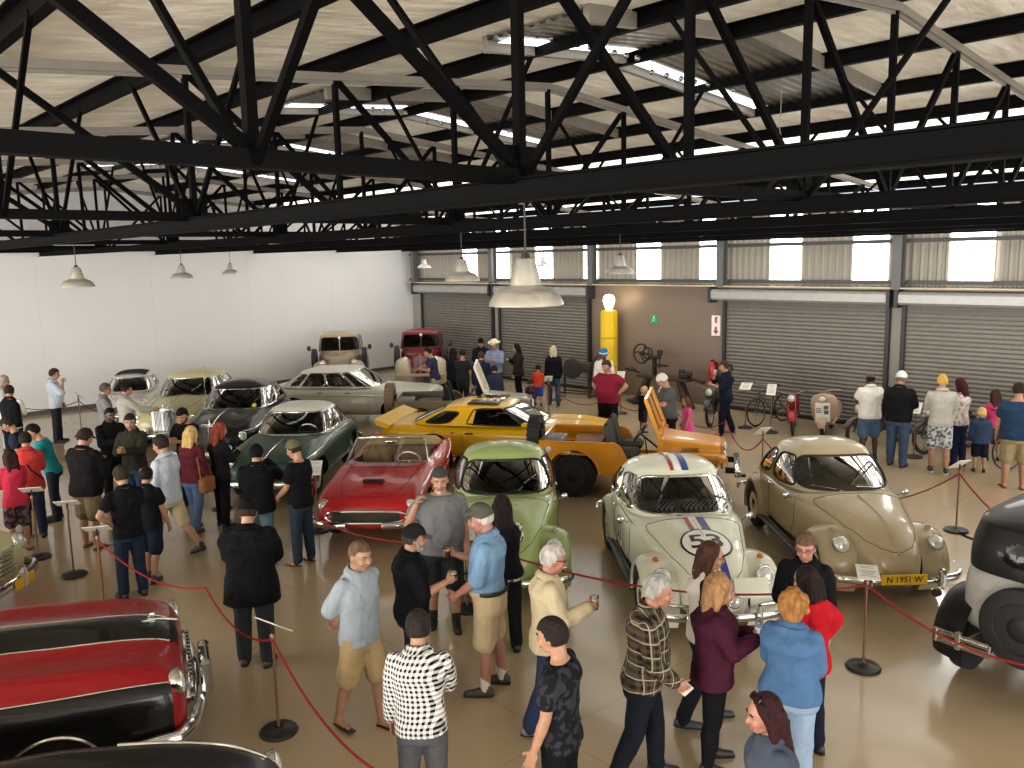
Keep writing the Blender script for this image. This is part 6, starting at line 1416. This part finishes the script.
P('C5', -6.33, 5.71, 148, 1.71, 'dark haired woman in floral blouse and black waistcoat behind the flat cap man', ('tee', '#cfc8c0', 'floral', '#4a3a3f', .7), ('trousers', '#17171b'), ('long', '#1c1411'), over=('vest', '#15151a'), fem=True, aR='fwd')
g = P('C6', -4.91, 4.95, 51, 1.73, 'white haired man in cream jacket and glasses, plaid shirt tail, holding a glass', ('long', '#3b3b3b', 'plaid', '#8d8d8a', .8), ('jeans', '#26304a'), ('short', '#a5a19a'), over=('jacket', '#b9ab8d'), glasses=True, aR='hold', sk='#a56f60', shoe='#6e6a63', legs='step', w=1.05)
cup(g, 'R', 'clear empty cup held by white haired man in cream jacket', '#c9c4b4')
P('C7', -4.61, 3.31, 137, 1.71, 'man in black and white gingham shirt seen from behind at the bottom', ('long', '#0f0f11', 'check', '#dcdad6', .8), ('jeans', '#4c4d52'), hair=('short', '#241e1c'), aR='fwd', aL='down')
P('C8', -3.78, 3.90, 204, 1.74, 'young man in dark floral t-shirt and black trousers at the bottom', ('tee', '#14151a', 'floral', '#2b2d33', .8), ('trousers', '#0f1013'), hair=('short', '#1f1916'), w=.98)
# right foreground group
g = P('R1', -3.86, 4.95, 36, 1.76, 'grey haired man in brown plaid shirt walking right with a card', ('long', '#4b4237', 'plaid', '#1d1813', 1.2), ('trousers', '#14171f'), ('short', '#8d8b86'), aR='low', aL='down', legs='step', sk='#986854', w=1.14, belly=.04, lean=6)
p, d, n, t = g['R']; o = thing('folded_leaflet', 'pale leaflet in the hand of grey haired plaid shirt man', 'leaflet', tuple(p)); MB().box((0, 0, 0), (.1, .14, .008), R=np.stack([t, d, n], 1)).out('sheet', plain('#bfb9a8', .6), o)
g = P('R2', -3.99, 6.0, 40, 1.71, 'brown haired woman in white body warmer over black sleeves', ('long', '#141418'), ('trousers', '#1b1c20'), ('mid', '#3a231b'), over=('vest', '#b9b2a8'), fem=True, glasses='#6a5a50', legs='step', shoe='#3a3a3e')
bag(g, -1, 'black printed bag carried by woman in white body warmer', '#1d1a1c', .92, w=.34, back=.12, hgt=.34)
g = P('R3', -3.58, 5.52, 38, 1.65, 'curly blonde woman in maroon cardigan holding a water bottle', ('jacket', '#3b1626'), ('tight', '#0e0e12'), ('curly', '#8d6b48'), fem=True, aR='fwd', aL='fwd', w=1.2)
p, d, n, t = g['R']; o = thing('water_bottle', 'clear water bottle held by the curly blonde woman', 'bottle', (p[0], p[1], p[2] - .03))
MB().lathe([(0, 0), (.03, .003), (.033, .02), (.033, .13), (.028, .15), (.014, .185), (.012, .2)], seg=20).out('bottle_wall', glass(.75), o); MB().lathe([(.015, .195), (.015, .215), (0, .217)], seg=16).out('bottle_cap', plain('#dfe3e6', .4), o); MB().lathe([(.0335, .06), (.0335, .11)], seg=20).out('bottle_band', plain('#b9c4d0', .5), o)
P('R4', -3.50, 6.86, 290, 1.69, 'man in glasses and black jacket facing the camera behind the red jacket woman', ('jacket', '#111115'), ('trousers', '#121318'), ('short', '#5a4534'), glasses='#7d2a24', sk='#a37462', aR='fwd')
g = P('R5', -3.12, 6.20, 170, 1.64, 'woman in bright red jacket with dark bob, one hand on her hip', ('jacket', '#a3141f'), ('jeans', '#141a2a'), ('bob', '#1c1210'), fem=True, aR='hip', aL='down', glasses=True, w=1.05, twist=8)
P('R6', -2.99, 5.68, 103, 1.63, 'person with short ginger hair in blue denim shirt, seen from behind', ('long', '#46658a'), ('jeans', '#7f93a8'), ('tousled', '#8d6236'), aR='low', aL='low', w=1.28, fem=True)
g = P('R7', -2.34, 4.22, 230, 1.62, 'woman with long dark red hair, sunglasses on her head, at the bottom edge', ('long', '#3c4450'), JD, ('long', '#2a1214'), fem=True, sk='#986854')
m = MB(); a_ = np.arange(16) / 16 * 6.283
for sd in (1, -1): m.lathe([(0, .0), (.026, .0), (.026, .006), (0, .008)], g['HD']((.035, sd * .036, .114)), g['HD']((.07, sd * .036, .165)) - g['HD']((.035, sd * .036, .114)), 16)
m.tube([g['HD'](q) for q in ((-.02, .088, .06), (.02, .075, .1), (.042, 0, .118), (.02, -.075, .1), (-.02, -.088, .06))], .004, 5)
o = m.out('sunglasses', plain('#15130f', .15)); o['label'] = 'dark sunglasses pushed up on the hair of red haired woman'; o['category'] = 'sunglasses'
# along the far right doors
P('B1', -7.21, 16.60, 134, 1.76, 'dark skinned man in white polo shirt and denim shorts at roller door', ('polo', '#d9d6d0'), ('shorts', '#4a6280'), sk='#4a3327', hair=('bald', '#1a1614'), aR='fwd', aL='fwd', w=1.15, far=True)
P('B2', -6.54, 16.38, 92, 1.86, 'man in black jumper, white cap and blue jeans at roller door', ('long', '#141416'), JE, ('short', '#6a5a4a'), cap=('cap', '#c9ccd0'), aR='fwd', aL='down', w=1.22, belly=.04, far=True, shoe='#3f3a30')
P('B3', -5.77, 16.39, 115, 1.87, 'young man in grey hooded top and flower print shorts seen from behind', ('long', '#a9a69f'), ('shorts', '#b9bdbd', 'floral', '#55616a', 1), ('crop', '#c39a4a'), aR='fwd', aL='fwd', far=True, shoe='#2a2c33', legs='wide')
P('B4', -5.68, 17.11, 173, 1.72, 'woman in white jacket and navy trousers with long dark red hair at right', ('long', '#cfc8c4', 'floral', '#a98d90', 1), ('trousers', '#1d2440'), ('long', '#3a1419'), fem=True, aR='fwd', far=True)
P('B5', -5.23, 16.93, 118, 1.2, 'blond child in denim jacket and dark shorts beside woman in white', ('jacket', '#2f4058'), ('shorts', '#141722'), ('short', '#c9a56a'), far=True, shoe='#15151a')
P('B6', -4.42, 16.13, 115, 1.87, 'heavy man in navy t-shirt and khaki shorts at the right edge', ('tee', '#22364f'), ('shorts', '#8f8263'), hair=('short', '#2a211b'), w=1.3, belly=.06, far=True, sandals=True)
P('B7', -5.35, 18.05, 128, 1.4, 'child in bright pink top half hidden behind blond child', ('tee', '#c23a6a'), ('shorts', '#2a2a33'), ('long', '#3a2418'), far=True, fem=True)
# far middle, by the roller doors
P('M1', -18.49, 14.23, 234, 1.78, 'man in violet navy t-shirt and pale trousers leaning to the red truck', ('tee', '#2f2f4a'), ('trousers', '#b3aa9c'), hair=('short', '#1f1916'), aR='reach', aL='fwd', far=True, lean=10, hp=25)
P('M2', -18.33, 14.78, 111, 1.7, 'long haired woman in black beside the man in violet navy', ('long', '#17151a'), ('trousers', '#131317'), ('long', '#17110f'), fem=True, far=True)
P('M3', -17.65, 14.56, 119, 1.72, 'man in dark grey shirt left of the navy jacket man, seen from behind', ('tee', '#232428'), ('trousers', '#2a2a2d'), hair=('short', '#231a15'), far=True, aL='fwd')
P('M4', -19.1, 16.5, 321, 1.8, 'man in black cap and dark jacket next to the straw hat man', ('jacket', '#15161b'), ('trousers', '#1b1c20'), cap=('cap', '#0f1014'), far=True, aR='fwd')
P('M5', -16.65, 14.38, 124, 1.75, 'man in navy hooded jacket seen from behind near the raised windscreen', ('jacket', '#1d2433'), ('jeans', '#27303f'), hair=('crop', '#3a2c22'), far=True)
P('M6', -18.11, 16.18, 304, 1.82, 'man in cream straw hat and pale blue shirt by roller door', ('long', '#7c88a2'), ('trousers', '#4a463f'), cap=('straw', '#d8cbb0', '#8a7550'), aR='fwd', aL='fwd', far=True, w=1.1)
P('M6b', -16.1, 14.35, 134, 1.42, 'youth in slate blue hooded top beside the navy jacket man', ('jacket', '#2b3346'), ('jeans', '#2a3140'), hair=('short', '#2b211b'), far=True)
g = P('M7', -17.54, 16.57, 221, 1.72, 'woman in dark brown jacket and black leggings holding a phone by roller door', ('jacket', '#26201d'), ('tight', '#0f0f13'), ('long', '#140f0d'), fem=True, aR='phone', far=True)
phone(g, 'R', 'phone held by the woman in dark brown jacket')
P('M8', -16.67, 16.52, 129, 1.15, 'small boy in orange red t-shirt, blue shorts and navy cap', ('tee', '#d4442c'), ('shorts', '#2b4a9c'), cap=('cap', '#1f2638'), far=True, aL='fwd')
P('M9', -15.61, 15.19, 149, .98, 'toddler in dark floral coat beside orange shirted boy', ('jacket', '#2a2630', 'floral', '#5a3a4a', 1), ('trousers', '#17161b'), ('short', '#3a2a20'), far=True)
P('M10', -16.44, 16.92, 139, 1.7, 'grey blonde woman in black top and blue jeans by far roller door', ('jacket', '#121318'), ('jeans', '#33475f'), ('mid', '#b3a68c'), fem=True, far=True, legs='step')
P('M11', -12.26, 14.40, 283, 1.86, 'heavy man in maroon t-shirt and black shorts, hands on hips', ('tee', '#7a1f33'), ('shorts', '#141417'), hair=('short', '#3a2c22'), aR='hip', aL='hip', w=1.32, belly=.08, far=True, hy=-20, hp=18)
P('M12', -12.2, 15.6, 78, 1.08, 'toddler with blond hair and black t-shirt beside the timber trestle', ('tee', '#131317'), ('shorts', '#26262c'), ('short', '#c0a070'), far=True, hy=-30)
P('M13', -10.21, 13.95, 228, 1.8, 'man in grey t-shirt and white cap looking down at his hands', ('tee', '#4c4d4d'), ('shorts', '#121215'), ('short', '#7d756b'), cap=('beanie', '#c9c3ba'), aR='fwd', aL='fwd', hp=34, lean=8, belly=.05, w=1.1, far=True)
g = P('M14', -10.61, 16.65, 223, 1.74, 'woman in navy top with ponytail photographing, holding phone to her face', ('short3', '#171b28'), ('trousers', '#141824'), ('pony', '#3a221a'), fem=True, aR='lens', aL='fwd', w=1.12, far=True, shoe='#a8505a', legs='step')
phone(g, 'R', 'white phone raised by the woman in navy with ponytail', col='#d8d8d8')
P('M15', -14.32, 16.66, 303, 1.75, 'person in white top and blue white hat behind maroon shirted man', ('long', '#cfcac4'), ('trousers', '#2a2a30'), cap=('bucket', '#2a6a9c', '#d8d8d8'), far=True, sk='#5a3d30')
P('M16', -10.47, 14.94, 235, 1.1, 'child in pink dress half hidden behind grey t-shirt man', ('dress', '#d04a86'), None, ('mid', '#5a3a26'), fem=True, far=True)

# ---- barrier posts
PO = {}
def Q(k, x, y, label, card=None, h=.93): PO[k] = (x, y, h); post(x, y, h, label, card)
Q('S1', -13.36, 2.85, 'barrier post with card at left beside pink jacket girl', (150, 60, .3, .21))
Q('S2', -12.21, 3.01, 'barrier post with tilted white card in front of big man in black jacket', (150, 60, .3, .21))
Q('S3', -10.71, 2.94, 'barrier post with rope and card in front of black polo man', (150, 60, .3, .21))
Q('S4', -6.62, 3.17, 'barrier post with slanted white card by man in long black coat', (101, 55, .3, .21))
Q('S5', -13.71, 5.80, 'barrier post with card in front of black saloon', (320, 55, .21, .3))
Q('S6', -11.41, 6.36, 'barrier post with card beside the green coupe front wheel', (320, 55, .21, .3))
Q('S7', -3.42, 7.99, 'barrier post with upright printed card before beige rounded car', (300, 82, .21, .3))
Q('S8', -4.29, 13.06, 'barrier post with card standing alone behind beige rounded car', (150, 55, .21, .3))
Q('S9', -6.56, 17.27, 'barrier post with white card between black jumper man and grey hoodie youth', (280, 50, .21, .3))
Q('S12', -9.93, 17.53, 'barrier post with white card before the red moped', (290, 40, .21, .3))
Q('S13', -10.66, 17.62, 'barrier post with large white card beside woman in navy', (290, 70, .26, .36))
Q('S14', -7.67, 13.28, 'barrier post with beige card behind the roof of beige rounded car', (150, 55, .21, .3))
Q('S15', -11.86, 15.95, 'barrier post with card between the toddler and grey t-shirt man', (140, 55, .21, .3))
Q('S16', -14.13, 17.12, 'barrier post with white card behind maroon shirted man', (300, 45, .21, .3))
Q('S17', -16.95, 17.57, 'barrier post between orange shirted boy and far roller door')
Q('S18', -15.25, 15.50, 'low seen barrier post with card behind yellow sports coupe', (140, 55, .21, .3))
Q('S19', -22.54, 6.07, 'barrier post with dark card by man in pale blue shirt', (90, 45, .21, .3))
Q('S20', -7.42, 6.08, 'barrier post with pale card between grey t-shirt man and flat cap man', (330, 40, .21, .3))
def rope(label, pts, sag=.25, col='#8e2a2e', r=.011):
    V = []
    for a, b_ in zip(pts[:-1], pts[1:]):
        a, b_ = np.array(a, float), np.array(b_, float)
        for t in np.linspace(0, 1, 16)[:-1]: q = a + (b_ - a) * t; q[2] -= sag * 4 * t * (1 - t); V.append(q)
    V.append(np.array(pts[-1], float)); m = MB().tube(V, r, 6)
    o = m.out('barrier_rope', fabric(col)); o['label'] = label; o['category'] = 'rope'; o['group'] = 'red barrier ropes'
def top(k): x, y, h = PO[k]; return (x, y, h - .04)
rope('red rope from the black polo man post down to red and black car', [top('S3'), (-8.91, 3.51, .62), top('S4')], .2)
rope('red rope running from the slanted card post to the bottom edge', [top('S4'), (-4.20, 2.71, .93)], .18)
rope('red rope before the off-white car and beige rounded car', [top('S20'), (-4.9, 6.55, .85), top('S7')], .08)
rope('red rope from upright card post towards the vintage tourer', [top('S7'), (-1.13, 7.67, .93)], .3)
rope('red rope hanging in front of the red convertible', [top('S6'), (-10.64, 5.62, .66), top('S20')], .2)
rope('red rope sagging before the antique machine', [top('S18'), (-13.01, 15.33, .8), top('S15')], .35)
rope('red rope sagging before the bicycles and moped', [top('S15'), (-9.83, 15.48, .6), top('S14')], .4)
rope('red rope behind the beige rounded car', [top('S14'), top('S8')], .75)
rope('red rope from lone card post off to the right edge', [top('S8'), (-1.76, 12.49, .9)], .7)
rope('dark rope along the white wall by the man in pale blue shirt', [(-25.64, 4.79, .85), top('S19'), (-21.88, 7.08, .8)], .3, '#3a3532')
for o in list(TMP.objects): bpy.data.objects.remove(o)
bpy.data.scenes.remove(TMP)
